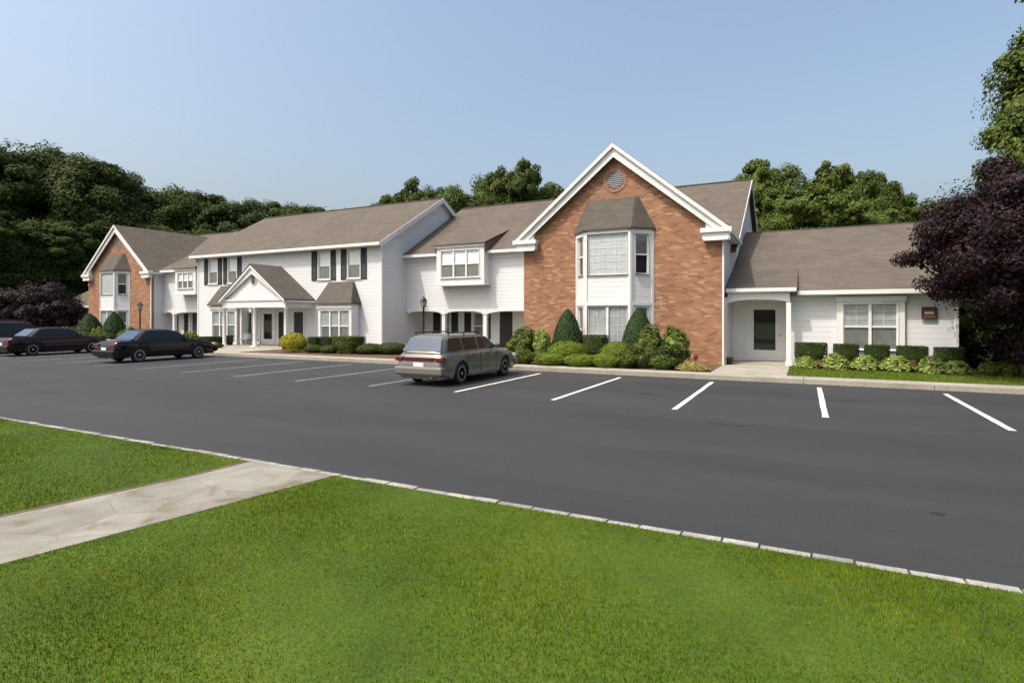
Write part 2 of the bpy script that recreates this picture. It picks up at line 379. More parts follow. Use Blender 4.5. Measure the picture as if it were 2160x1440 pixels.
class MB:
    def __init__(s, T=None):
        s.v = []; s.f = []; s.T = T
    def add(s, pts, faces):
        b = len(s.v)
        for p in pts:
            p = Vector(p)
            s.v.append(s.T @ p if s.T is not None else p)
        for f in faces: s.f.append([b+i for i in f])
        return s
    def box(s, x0, x1, y0, y1, z0, z1):
        if x0 > x1: x0, x1 = x1, x0
        if y0 > y1: y0, y1 = y1, y0
        if z0 > z1: z0, z1 = z1, z0
        return s.add([(x0, y0, z0), (x1, y0, z0), (x1, y1, z0), (x0, y1, z0), (x0, y0, z1), (x1, y0, z1), (x1, y1, z1), (x0, y1, z1)],
                     [(0, 3, 2, 1), (4, 5, 6, 7), (0, 1, 5, 4), (1, 2, 6, 5), (2, 3, 7, 6), (3, 0, 4, 7)])
    def slab(s, pts, d):
        """extrude polygon pts by vector d"""
        n = len(pts); d = Vector(d)
        a = [Vector(p) for p in pts]
        return s.add(a+[p+d for p in a], [list(range(n))[::-1], list(range(n, 2*n))]+[[i, (i+1) % n, n+(i+1) % n, n+i] for i in range(n)])
    def tube(s, p0, p1, r0, r1=None, n=12, cap=True):
        r1 = r0 if r1 is None else r1
        p0 = Vector(p0); p1 = Vector(p1); d = (p1-p0).normalized()
        a = d.orthogonal().normalized(); b = d.cross(a)
        pts = []
        for p, r in ((p0, r0), (p1, r1)):
            for k in range(n):
                t = 2*PI*k/n; pts.append(p+a*math.cos(t)*r+b*math.sin(t)*r)
        fs = [[k, (k+1) % n, n+(k+1) % n, n+k] for k in range(n)]
        if cap: fs += [list(range(n))[::-1], list(range(n, 2*n))]
        return s.add(pts, fs)
    def lathe(s, prof, c=(0, 0, 0), n=16, axis='z'):
        pts = []
        for r, h in prof:
            for k in range(n):
                t = 2*PI*k/n
                if axis == 'z': pts.append((c[0]+r*math.cos(t), c[1]+r*math.sin(t), c[2]+h))
                else: pts.append((c[0]+h, c[1]+r*math.cos(t), c[2]+r*math.sin(t)))
        m = len(prof)
        fs = [[j*n+k, j*n+(k+1) % n, (j+1)*n+(k+1) % n, (j+1)*n+k] for j in range(m-1) for k in range(n)]
        fs += [list(range(n))[::-1], [(m-1)*n+k for k in range(n)]]
        return s.add(pts, fs)
    def build(s, name, mat, parent=None, smooth=False, bevel=0):
        o0 = origin_of(parent) if parent is not None else Vector((0, 0, 0))
        me = bpy.data.meshes.new(name)
        me.from_pydata([tuple(v-o0) for v in s.v], [], s.f)
        me.validate(); me.update()
        import bmesh
        bm = bmesh.new(); bm.from_mesh(me); bmesh.ops.recalc_face_normals(bm, faces=bm.faces); bm.to_mesh(me); bm.free()
        if smooth:
            for p in me.polygons: p.use_smooth = True
        o = bpy.data.objects.new(name, me); COL.objects.link(o)
        if mat: me.materials.append(mat)
        if parent is not None: o.parent = parent
        if bevel:
            md = o.modifiers.new('bevel', 'BEVEL'); md.width = bevel; md.segments = 2; md.limit_method = 'ANGLE'
        return o

def np_mesh(name, V, nper, mat, parent=None, smooth=False):
    """V: (N*nper,3) array, every nper verts one face"""
    me = bpy.data.meshes.new(name)
    nv = len(V); nf = nv//nper
    me.vertices.add(nv); me.vertices.foreach_set('co', V.astype(np.float32).ravel())
    me.loops.add(nv); me.loops.foreach_set('vertex_index', np.arange(nv, dtype=np.int32))
    me.polygons.add(nf); me.polygons.foreach_set('loop_start', np.arange(0, nv, nper, dtype=np.int32))
    me.update(calc_edges=True)
    me.materials.append(mat)
    return me

def link_mesh(name, me, parent=None, loc=(0, 0, 0), scale=(1, 1, 1), rz=0):
    o = bpy.data.objects.new(name, me); COL.objects.link(o)
    if parent is not None: o.parent = parent
    o.location = loc; o.scale = scale; o.rotation_euler = (0, 0, rz)
    return o

def copy_tree(o, parent=None):
    c = o.copy(); COL.objects.link(c); c.parent = parent
    for ch in o.children: copy_tree(ch, c)
    return c

# ------------------------------------------------------------------ camera, world, sun
F_PX = 1200.0; TH = math.atan(615/F_PX)
cam = bpy.data.cameras.new('camera'); co = bpy.data.objects.new('camera', cam); COL.objects.link(co)
co.location = (0, 0, 1.9); co.rotation_euler = (PI/2, 0, TH)
cam.sensor_width = 36; cam.lens = 36*F_PX/2160; cam.shift_y = -53/2160; cam.clip_end = 3000; cam.clip_start = .05
sc.camera = co

AZ = R(33); EL = R(58)      # sun stands to the left of and behind the camera
S = Vector((-math.sin(AZ)*math.cos(EL), -math.cos(AZ)*math.cos(EL), math.sin(EL)))
w = bpy.data.worlds.new('World'); sc.world = w; w.use_nodes = True
nt = w.node_tree
sky = nt.nodes.new('ShaderNodeTexSky'); sky.sky_type = 'NISHITA'; sky.sun_disc = False
sky.sun_elevation = EL; sky.sun_rotation = math.atan2(S.x, S.y)
sky.air_density = 1.3; sky.dust_density = 7.2; sky.ozone_density = 1.2; sky.altitude = 0
bg = nt.nodes['Background']; bg.inputs['Strength'].default_value = .15
nt.links.new(sky.outputs[0], bg.inputs['Color'])
sun = bpy.data.lights.new('sun', 'SUN'); so = bpy.data.objects.new('sun', sun); COL.objects.link(so)
sun.energy = 2.3; sun.angle = R(.53); sun.color = (1, .955, .88)
so.rotation_euler = S.to_track_quat('Z', 'Y').to_euler(); so.location = S*60
sc.view_settings.view_transform = 'Standard'; sc.view_settings.look = 'None'
sc.view_settings.exposure = .68; sc.view_settings.gamma = 1

GZ = .12
# ------------------------------------------------------------------ setting
def struct(name, mb, mat):
    o = mb.build(name, mat); return tag(o, kind='structure')
struct('ground', MB().box(-420, 300, -120, 500, -.6, -.04), M['far_ground'])
struct('parking_lot', MB().box(-75, 25, 4.86, 18.0, -.035, 0), M['asphalt'])
# far kerb: concrete edging and walk
mb = MB()
x = -75.0
while x < 24.9:
    x1 = min(x+3.0, 25)
    mb.box(x+.006, x1-.006, 18.0, 18.16, -.03, GZ+.01)
    mb.box(x+.006, x1-.006, 18.17, 18.95, -.03, GZ)
    x = x1
struct('pavement', mb, M['concrete'])
struct('entrance_path', MB().box(-2.62, -.45, 18.96, 23.5, -.03, GZ+.006), M['concrete'])
struct('portico_path', MB().box(-31.6, -25.0, 18.96, 24.2, -.03, GZ+.006), M['concrete'])
struct('planting_bed', MB().box(-24.99, -2.63, 18.96, 26.0, -.03, GZ-.02).box(-75, -31.61, 18.96, 27, -.03, GZ-.02).box(-.44, 12, 21.4, 24, -.03, GZ-.02), M['mulch'])
struct('grass_strip', MB().box(-.44, 25, 18.96, 21.39, -.03, GZ), M['lawn'])
# painted bay lines
for nm_, ks, hw_, mt_ in (('parking_lines', range(-3, 4), .055, 'paint'), ('worn_parking_lines', range(4, 17), .045, 'worn_paint')):
    mb = MB()
    for k in ks:
        xc = .37-2.72*k
        y0 = 11.95+RNG.uniform(-.12, .12) if k > 0 else 12.2
        n = 10
        L_, R_ = [], []
        for i in range(n+1):
            yy = y0+(17.25-y0)*i/n
            L_.append((xc-hw_+RNG.uniform(-.006, .006), yy, .004)); R_.append((xc+hw_+RNG.uniform(-.006, .006), yy, .004))
        mb.add(L_+R_, [[i, n+1+i, n+2+i, i+1] for i in range(n)])
    struct(nm_, mb, M[mt_])
# thin, irregular dark blotches laid over the asphalt
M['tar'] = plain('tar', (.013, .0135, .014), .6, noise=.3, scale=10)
mb = MB()
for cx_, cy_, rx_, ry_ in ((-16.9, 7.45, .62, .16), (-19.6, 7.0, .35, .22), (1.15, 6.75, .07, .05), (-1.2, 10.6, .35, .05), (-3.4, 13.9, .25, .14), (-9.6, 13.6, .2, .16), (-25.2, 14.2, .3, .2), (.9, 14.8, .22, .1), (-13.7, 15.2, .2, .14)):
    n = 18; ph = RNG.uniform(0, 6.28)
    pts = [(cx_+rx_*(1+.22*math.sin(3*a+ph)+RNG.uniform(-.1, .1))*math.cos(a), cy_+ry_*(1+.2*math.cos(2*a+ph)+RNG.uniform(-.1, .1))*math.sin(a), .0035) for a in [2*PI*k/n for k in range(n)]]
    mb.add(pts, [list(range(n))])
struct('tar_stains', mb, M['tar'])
# front block kerb
mb = MB(); x = -76.0
while x < 12:
    l = RNG.uniform(.27, .37)
    dz = RNG.uniform(-.012, .012); dy = RNG.uniform(-.012, .012)
    a, b_ = x+.002, x+l-.002
    y0, y1, z1 = 4.745+dy*.6, 4.855+dy*.6+RNG.uniform(-.004, .006), .125+dz*.5
    mb.add([(a, y0, -.03), (b_, y0, -.03), (b_, y1, -.03), (a, y1, -.03),
            (a+.007, y0+.008, z1), (b_-.007, y0+.008, z1+RNG.uniform(-.004, .004)), (b_-.007, y1-.013, z1-.004), (a+.007, y1-.013, z1-.006)],
           [(0, 3, 2, 1), (4, 5, 6, 7), (0, 1, 5, 4), (1, 2, 6, 5), (2, 3, 7, 6), (3, 0, 4, 7)])
    x += l
struct('block_kerb', mb, M['curb_stone'])
# path across the lawn (slightly skewed)
def path_left(y): return -6.72+.165*y + (.0 if y < 4.1 else (-.10*(y-4.1)/.63))
def path_right(y): return -5.45+.165*y
ys = [-4, -2, 0, 2, 3.2, 4.1, 4.5, 4.735]
mb = MB()
top = [(path_left(y), y, .125) for y in ys]+[(path_right(y), y, .125) for y in ys][::-1]
mb.slab([(p[0], p[1], -.03) for p in top], (0, 0, .155))
struct('path', mb, M['path'])
mb = MB()
mb.slab([(path_left(y)-.03, y, -.03) for y in ys]+[(-80, 4.735, -.03), (-80, -4, -.03)], (0, 0, .155))
mb.slab([(path_right(y)+.01, y, -.03) for y in ys][::-1]+[(20, -4, -.03), (20, 4.735, -.03)][::1], (0, 0, .155))
struct('lawn', mb, M['lawn'])
# soil edge of the path (dug edge)
mb = MB(); mb.slab([(path_left(y)-.06, y, .10) for y in ys]+[(path_left(y), y, .10) for y in ys][::-1], (0, 0, .029))
struct('soil_edge', mb, M['soil'])

def blades(name, regions, mat, hmin, hmax, wid, label, cat, base=.125, lean=.5):
    """regions: (x0,x1,y0,y1,density,scale)"""
    out = []
    for (x0, x1, y0, y1, dens, scl) in regions:
        n = int((x1-x0)*(y1-y0)*dens)
        X = RNG.uniform(x0, x1, n); Y = RNG.uniform(y0, y1, n)
        pl = -6.72+.165*Y - .06; pr = -5.45+.165*Y + .015
        if y1 < 10:
            ok = (X < pl) | (X > pr); X, Y = X[ok], Y[ok]
        n = len(X)
        h = RNG.uniform(hmin, hmax, n)*scl*(1+.35*np.sin(X*1.7+Y*2.3)*np.sin(Y*1.1-X*.8)); wd = wid*scl*RNG.uniform(.7, 1.3, n)
        a = RNG.uniform(0, 2*PI, n); la = RNG.uniform(0, 2*PI, n); ln = RNG.uniform(0, lean, n)*h
        B = np.stack([X, Y, np.full(n, base-.005)], 1)
        dx = np.stack([np.cos(a)*wd/2, np.sin(a)*wd/2, np.zeros(n)], 1)
        T = B+np.stack([np.cos(la)*ln, np.sin(la)*ln, h], 1)
        Vv = np.empty((n, 3, 3)); Vv[:, 0] = B-dx; Vv[:, 1] = B+dx; Vv[:, 2] = T
        out.append(Vv.reshape(-1, 3))
    me = np_mesh(name, np.concatenate(out), 3, mat)
    o = link_mesh(name, me)
    return tag(o, label, cat, kind='stuff')
blades('lawn_grass', [(-6, 3.2, .6, 4.74, 9000, 1), (-14, -6, .6, 4.74, 4200, 1.15), (-34, -14, .6, 4.74, 1000, 1.5)],
       M['grass'], .010, .028, .0058, 'short mown bright green grass on the front lawn', 'grass')
blades('strip_grass', [(-.44, 14, 18.97, 21.5, 700, 1.5)], M['grass_back'], .03, .06, .012,
       'short green grass strip between pavement and bungalow planting', 'grass', base=.12)

# ------------------------------------------------------------------ architecture helpers
def wall_cells(mb, x0, x1, z0, z1, y, th, holes):
    """a wall in the local x-z plane, front at y, thickness th inward, rectangular holes"""
    xs = sorted({x0, x1, *[h[0] for h in holes], *[h[1] for h in holes]})
    zs = sorted({z0, z1, *[h[2] for h in holes], *[h[3] for h in holes]})
    for zi in range(len(zs)-1):
        za, zb = zs[zi], zs[zi+1]; zm = (za+zb)/2; run = None
        for xi in range(len(xs)-1):
            xa, xb = xs[xi], xs[xi+1]; xm = (xa+xb)/2
            hole = any(h[0] < xm < h[1] and h[2] < zm < h[3] for h in holes)
            if hole:
                if run is not None: mb.box(run, xa, y, y+th, za, zb); run = None
            elif run is None: run = xa
        if run is not None: mb.box(run, xs[-1], y, y+th, za, zb)

def window(parent, x0, x1, z0, z1, y, T=None, cols=1, rail=True, up=(0, 0), low=(0, 0), blind=1.0, blind_mat='blind', low_mat=None,
           casing=.07, sill=True, label=None, name='window', frame_mat='trim'):
    """hung window in a hole; cols = number of sashes side by side; up/low=(muntin cols, rows) in each sash half"""
    mb = MB(T); c = casing
    mb.box(x0-c, x1+c, y-.035, y+.0, z1, z1+c*1.2); mb.box(x0-c, x0, y-.03, y+.0, z0, z1); mb.box(x1, x1+c, y-.03, y+.0, z0, z1)
    if sill: mb.box(x0-c-.03, x1+c+.03, y-.07, y+.0, z0-c, z0)
    else: mb.box(x0-c, x1+c, y-.03, y, z0-c, z0)
    # sash frames, set back
    w_ = (x1-x0)/cols; s = .04
    zm = z0+(z1-z0)*.5
    for i in range(cols):
        a, b_ = x0+i*w_, x0+(i+1)*w_
        if i > 0: mb.box(a-.045, a+.045, y-.01, y+.09, z0, z1)
        mb.box(a, a+s, y+.02, y+.07, z0, z1); mb.box(b_-s, b_, y+.02, y+.07, z0, z1)
        mb.box(a+s, b_-s, y+.02, y+.07, z1-s, z1); mb.box(a+s, b_-s, y+.02, y+.07, z0, z0+s)
        if rail: mb.box(a+s, b_-s, y+.015, y+.07, zm-.03, zm+.03)
        for (mc, mr), (za, zb) in ((up, (zm if rail else z0, z1)), (low, (z0, zm))):
            if not rail and (mc, mr) == low and (za, zb) == (z0, zm) : continue
            for k in range(1, mc): xx_ = a+s+(b_-a-2*s)*k/mc; mb.box(xx_-.006, xx_+.006, y+.041, y+.0465, za, zb)
            for k in range(1, mr): zz = za+(zb-za)*k/mr; mb.box(a+s, b_-s, y+.0415, y+.047, zz-.006, zz+.006)
    fr = mb.build(name, M[frame_mat], parent)
    if label: fr['label'] = label
    MB(T).box(x0, x1, y+.048, y+.054, z0, z1).build('pane', M['glass'], fr)
    if blind > 0:
        MB(T).box(x0+.01, x1-.01, y+.056, y+.062, z1-(z1-z0)*blind, z1).build('blind', M[blind_mat], fr)
    if low_mat:
        MB(T).box(x0+.01, x1-.01, y+.063, y+.07, z0, z0+(z1-z0)*(1-blind)+.01).build('screen', M[low_mat], fr)
    return fr

def shutter(parent, x0, x1, z0, z1, y):
    m = MB().box(x0, x0+.05, y-.04, y-.002, z0, z1).box(x1-.05, x1, y-.04, y-.002, z0, z1)
    zc = (z0+z1)/2
    for a in (z0, zc-.03, z1-.06): m.box(x0+.05, x1-.05, y-.039, y-.002, a, a+.06)
    z = z0+.08
    while z < z1-.09:
        if abs(z-zc) > .05:
            m.add([(x0+.05, y-.034, z), (x1-.05, y-.034, z), (x1-.05, y-.012, z+.045), (x0+.05, y-.012, z+.045)], [(0, 1, 2, 3)])
        z += .042
    m.box(x0+.05, x1-.05, y-.01, y-.002, z0+.06, z1-.06)
    return m.build('shutter', M['shutter'], parent)

def door(parent, x0, x1, z0, z1, y, glass=None, mat='trim', handle='r', T=None, label=None):
    mb = MB(T); c = .09
    mb.box(x0-c, x1+c, y-.03, y, z1, z1+c); mb.box(x0-c, x0, y-.03, y, z0, z1); mb.box(x1, x1+c, y-.03, y, z0, z1)
    mb.box(x0-c, x1+c, y-.12, y+.02, z0-.03, z0)
    fr = mb.build('door_frame', M['trim'], parent)
    d = MB(T)
    if glass:
        gx0, gx1, gz0, gz1 = glass
        wall_cells(d, x0, x1, z0, z1, y+.02, .045, [glass])
        sub = MB(T).box(gx0, gx1, y+.035, y+.042, gz0, gz1)
    else:
        d.box(x0, x1, y+.03, y+.07, z0, z1)
        for (a, b2) in ((.08, .42), (.58, .92)):
            for (p, q) in ((.08, .40), (.48, .93)):
                d.box(x0+(x1-x0)*a, x0+(x1-x0)*b2, y+.018, y+.03, z0+(z1-z0)*p, z0+(z1-z0)*q)
        sub = None
    o = d.build('door', M[mat], parent)
    if label: o['label'] = label
    if sub: sub.build('door_glass', M['glass'], o)
    hx = x1-.08 if handle == 'r' else x0+.08
    MB(T).tube((hx, y+.02, z0+1.0), (hx, y-.05, z0+1.0), .014).lathe([(.005, -.03), (.028, -.02), (.032, 0), (.02, .02), (.005, .03)], (hx, y-.06, z0+1.0), 10).build('handle', M['brass'], o, True)
    return o

def tprism_gable(mb, x0, x1, zb, zp, y, th):
    mb.slab([(x0, y, zb), (x1, y, zb), ((x0+x1)/2, y, zp)], (0, th, 0))

# ------------------------------------------------------------------ brick gabled house
def brick_house(name, label, ox, Y, flip=False):
    """8 m wide brick gable front. ox = x of centre, Y = y of front wall"""
    t = thing(name, label, 'house', (ox, Y, 0))
    xl, xr = ox-4.02, ox+4.03
    ze, zp = 5.0, 8.50
    b0, b1 = ox-1.62, ox+1.53                  # bay at the wall
    wall = MB()
    wall_cells(wall, xl, xr, 0, ze, Y, .25, [(b0, b1, 0, 5.0)])
    tprism_gable(wall, xl, xr, ze, zp, Y, .25)
    wall.build('front_wall', M['brick'], t)
    # side and rear walls
    yb = 39.0; ymain = 32.5; zr = 9.12; sl = .58
    side = MB()
    for a, b_ in ((xl, xl+.2), (xr-.2, xr)):
        poly = [(Y+.25, 0), (yb-.35, 0), (yb-.35, 5.3), (ymain, zr-.16), (25.5, 5.0), (Y+.25, 4.98)]
        side.slab([(a+.002, p[0], p[1]) for p in poly], (b_-a-.004, 0, 0))
    side.box(xl+.2, xr-.2, yb-.55, yb-.35, 0, 5.2)
    side.build('side_wall', M['siding'], t)
    MB().box(xl+.3, xr-.3, Y+.30, Y+.34, 0, 5.0).build('interior', M['interior'], t)
    # roofs
    ov = .33; yf = Y-.32
    sg = (8.72-5.12)/4.32
    roof = MB()
    cx = (xl+xr)/2
    for s in (-1, 1):
        e = cx+s*(4.03+.30)
        zeave = 8.72-sg*abs(e-cx)
        pts = [(cx, yf, 8.72), (e, yf, zeave), (e, 26.2, zeave), (cx, ymain-.55, 8.72)]
        roof.slab([(p[0], p[1], p[2]) for p in pts], (0, 0, -.11))
    zea = zr-sl*(ymain-26.05)
    xo = .22 if not flip else .0
    xo2 = .0 if not flip else .22
    roof.slab([(xl-xo2, 26.05, zea), (xr+xo, 26.05, zea), (xr+xo, ymain, zr), (xl-xo2, ymain, zr)], (0, 0, -.12))
    roof.slab([(xl-xo2, ymain, zr), (xr+xo, ymain, zr), (xr+xo, yb, zea), (xl-xo2, yb, zea)], (0, 0, -.12))
    # small run of roof between the gable eave and the main slope, right hand side
    rf = roof.build('roof', M['shingle'], t)
    MB().box(xl-.3, xr+.2, ymain-.12, ymain+.12, zr-.03, zr+.025).build('ridge_cap', M['shingle'], rf)
    # cornice: raking boards in two steps, returns, eave fascias
    rk = MB()
    for s in (-1, 1):
        e = cx+s*(4.03+.34); ze_ = 8.70-sg*(e-cx)*s
        # outer thin crown board
        rk.slab([(cx, yf-.03, 8.70), (e, yf-.03, ze_), (e, yf-.03, ze_-.17), (cx, yf-.03, 8.53)], (0, .08, 0))
        # broad frieze board under it
        e2 = cx+s*(4.03+.30); z2 = 8.55-sg*(e2-cx)*s
        rk.slab([(cx, yf+.06, z2+sg*4.33), (e2, yf+.06, z2), (e2, yf+.06, z2-.30), (cx, yf+.06, z2+sg*4.33-.38)], (0, .06, 0))
        # soffit
        rk.slab([(cx, yf+.12, 8.56), (e2, yf+.12, 8.56-sg*4.33), (e2, Y, 8.56-sg*4.33), (cx, Y, 8.56)], (0, 0, -.05))
    rk.build('raking_cornice', M['trim'], t)
    for s in (-1, 1):
        cr = MB(); e = cx+s*(4.03+.36); i = cx+s*(4.03-.72)
        a, b_ = min(e, i), max(e, i)
        cr.box(a, b_, yf-.04, Y-.002, 4.95, 5.12)
        i2 = cx+s*(4.03-.66); e2 = cx+s*(4.03+.26)
        a, b_ = min(e2, i2), max(e2, i2)
        cr.box(a, b_, yf+.035, Y-.002, 4.72, 4.949)
        a2, b2 = min(e2-s*.03, i2+s*.04), max(e2-s*.03, i2+s*.04)
        cr.box(a2, b2, yf+.02, Y-.002, 4.66, 4.72)
        ri, re_ = cx+s*(4.03-.55), cx+s*(4.03+.29)
        zi, zo = 8.72-sg*(ri-cx)*s-.13, 8.72-sg*(re_-cx)*s-.13
        cr.slab([(ri, yf+.13, 5.12), (re_, yf+.13, 5.12), (re_, yf+.13, max(5.125, zo)), (ri, yf+.13, zi)], (0, .17, 0))
        cr.build('cornice_return', M['trim'], t)
        g = MB()
        xg = cx+s*(4.03+.30)
        if s > 0: g.box(xg-.02, xg+.03, yf+.1, 26.0, 4.93, 5.08)
        else: g.box(xg-.03, xg+.02, yf+.1, 26.0, 4.93, 5.08)
        g.box(min(cx+s*4.035, xg-s*.02), max(cx+s*4.035, xg-s*.02), Y+.02, 25.9, 4.86, 4.9)
        g.build('eave_fascia', M['trim'], t)
    # rake boards on the main gable end
    if True:
        s = 1 if not flip else -1
        xe = (xr+.22) if s > 0 else (xl-.22)
        rb = MB(); a, b_ = (xe-.0, xe+.03) if s > 0 else (xe-.03, xe)
        rb.slab([(a, 24.6, 9.12-.58*7.9-.02), (a, ymain, zr-.01), (a, ymain, zr-.27), (a, 24.6, 9.12-.58*7.9-.28)], (b_-a, 0, 0))
        rb.slab([(a, yb, zea-.01), (a, ymain, zr-.01), (a, ymain, zr-.27), (a, yb, zea-.27)], (b_-a, 0, 0))
        rb.build('rake_board', M['trim'], t)
        MB().slab([(xr+.22 if s > 0 else xl-.22, 24.7, 9.12-.58*7.8-.0), (xr+.22 if s > 0 else xl-.22, 26.06, zea), (xr-.3 if s > 0 else xl+.3, 26.06, zea), (xr-.3 if s > 0 else xl+.3, 24.7, 9.12-.58*7.8)], (0, 0, -.1)).build('roof_return', M['shingle'], rf)
    # downspout
    MB().box(xr+.005, xr+.07, Y-.02, Y+.07, .12, 4.66).build('downspout', M['downspout'], t)
    # round gable vent
    vx, vz = cx, 7.32
    ring = MB(); n = 28; pr, qr = [], []
    for k in range(n):
        a = 2*PI*k/n
        pr.append((vx+.50*math.cos(a), Y-.02, vz+.50*math.sin(a))); qr.append((vx+.36*math.cos(a), Y-.02, vz+.36*math.sin(a)))
    pb = [(p[0], Y+.01, p[2]) for p in pr]; qb = [(p[0], Y+.01, p[2]) for p in qr]
    ring.add(pr+qr+pb+qb, [[k, (k+1) % n, n+(k+1) % n, n+k] for k in range(n)]+[[k, (k+1) % n, 2*n+(k+1) % n, 2*n+k] for k in range(n)]+[[n+k, n+(k+1) % n, 3*n+(k+1) % n, 3*n+k] for k in range(n)])
    vt = ring.build('gable_vent', M['brick_ring'], t)
    d = MB(); d.slab([(vx+.365*math.cos(2*PI*k/n), Y-.003, vz+.365*math.sin(2*PI*k/n)) for k in range(n)], (0, .01, 0))
    d.build('vent_back', M['interior'], vt)
    lv = MB(); zz = vz-.31
    while zz < vz+.31:
        hw = math.sqrt(max(0, .35**2-(zz-vz)**2))
        lv.add([(vx-hw, Y-.022, zz), (vx+hw, Y-.022, zz), (vx+hw, Y-.006, zz+.05), (vx-hw, Y-.006, zz+.05)], [(0, 1, 2, 3)])
        zz += .075
    lv.build('louvre', M['vent'], vt)
    # canted bay
    dep = .72
    fx0, fx1 = ox-.98, ox+.82
    yF = Y-dep
    bay = thing_part('bay_window', t, ox, Y)
    def frame_T(p0, p1):
        d = Vector((p1[0]-p0[0], p1[1]-p0[1], 0)); ang = math.atan2(d.y, d.x)
        return Matrix.Translation((p0[0], p0[1], 0)) @ Matrix.Rotation(ang, 4, 'Z'), d.length
    segs = [((b0, Y), (fx0, yF)), ((fx0, yF), (fx1, yF)), ((fx1, yF), (b1, Y))]
    bw = MB()
    for i, (p0, p1) in enumerate(segs):
        T, ln = frame_T(p0, p1)
        bw.T = T
        if i == 1: holes = [(.10, ln-.10, 3.50, 5.08), (.10, ln-.10, .48, 2.28)]
        else: holes = [(.22, ln-.22, 3.52, 5.02), (.22, ln-.22, .48, 2.25)]
        wall_cells(bw, .001, ln-.001, 0.12, 5.2, 0, .12, holes)
    bw.T = None
    base = bw.build('bay_window', M['siding'], t)
    tr = MB()
    for i, (p0, p1) in enumerate(segs):
        T, ln = frame_T(p0, p1); tr.T = T
        tr.box(-.01, .08, -.03, -.001, .12, 5.2); tr.box(ln-.08, ln+.01, -.031, -.001, .12, 5.2)
        tr.box(.08, ln-.08, -.034, -.001, 5.1 if i == 1 else 5.06, 5.28); tr.box(.08, ln-.08, -.03, -.001, 2.32, 2.44)
    tr.T = None
    tr.build('bay_trim', M['trim'], base)
    for i, (p0, p1) in enumerate(segs):
        T, ln = frame_T(p0, p1)
        MB(T).box(.05, ln-.05, .16, .18, .2, 5.1).build('bay_interior', M['interior'], base)
        if i == 1:
            window(t, .10, ln-.10, 3.50, 5.08, 0, T, 1, False, (7, 6), (0, 0), 1.0, 'soft_blind', casing=.0, sill=True, label='wide upper bay window with closed white blind')
            window(t, .10, ln-.10, .48, 2.28, 0, T, 2, False, (4, 5), (0, 0), 1.0, 'pale_screen', casing=.0, sill=True, label='wide lower bay window with small panes')
        else:
            window(t, .22, ln-.22, 3.52, 5.02, 0, T, 1, True, (0, 0), (0, 0), .5, 'grey_blind', casing=.0)
            window(t, .22, ln-.22, .48, 2.25, 0, T, 1, True, (0, 0), (0, 0), .5, 'grey_blind', casing=.0)
    # bay roof: hipped shingles
    o_ = .10
    lo = [(b0-.10, Y), (fx0-.06, yF-o_), (fx1+.06, yF-o_), (b1+.10, Y)]
    hi = [(ox-1.13, Y-.02), (ox-1.0, Y-.12), (ox+.84, Y-.12), (ox+.96, Y-.02)]
    zl, zh = 5.30, 6.55
    br_ = MB()
    pts = [(p[0], p[1], zl) for p in lo]+[(p[0], p[1], zh) for p in hi]+[(p[0], p[1], zl-.07) for p in lo]
    br_.add(pts, [(0, 1, 5, 4), (1, 2, 6, 5), (2, 3, 7, 6), (4, 5, 6, 7), (0, 1, 9, 8), (1, 2, 10, 9), (2, 3, 11, 10), (8, 9, 10, 11)])
    br_.build('bay_roof', M['shingle_grey'], t)
    return t

def thing_part(*a): return None

HB = brick_house('brick_house', 'near red brick gabled house with tall white bay and two cone shrubs in front', -6.68, 22.0)
HA = brick_house('brick_house', 'far red brick gabled house at the left end of the row, behind the parked sedans', -45.75, 24.5, True)

# ------------------------------------------------------------------ set-back white houses (middle and left)
def shed_box_roof(parent, x0, x1, yf, ze, ym, zm, name='bay_roof', mat='shingle'):
    mb = MB(); mb.slab([(x0, yf, ze), (x1, yf, ze), (x1, ym, zm), (x0, ym, zm)], (0, 0, -.07))
    return mb.build(name, M[mat], parent)

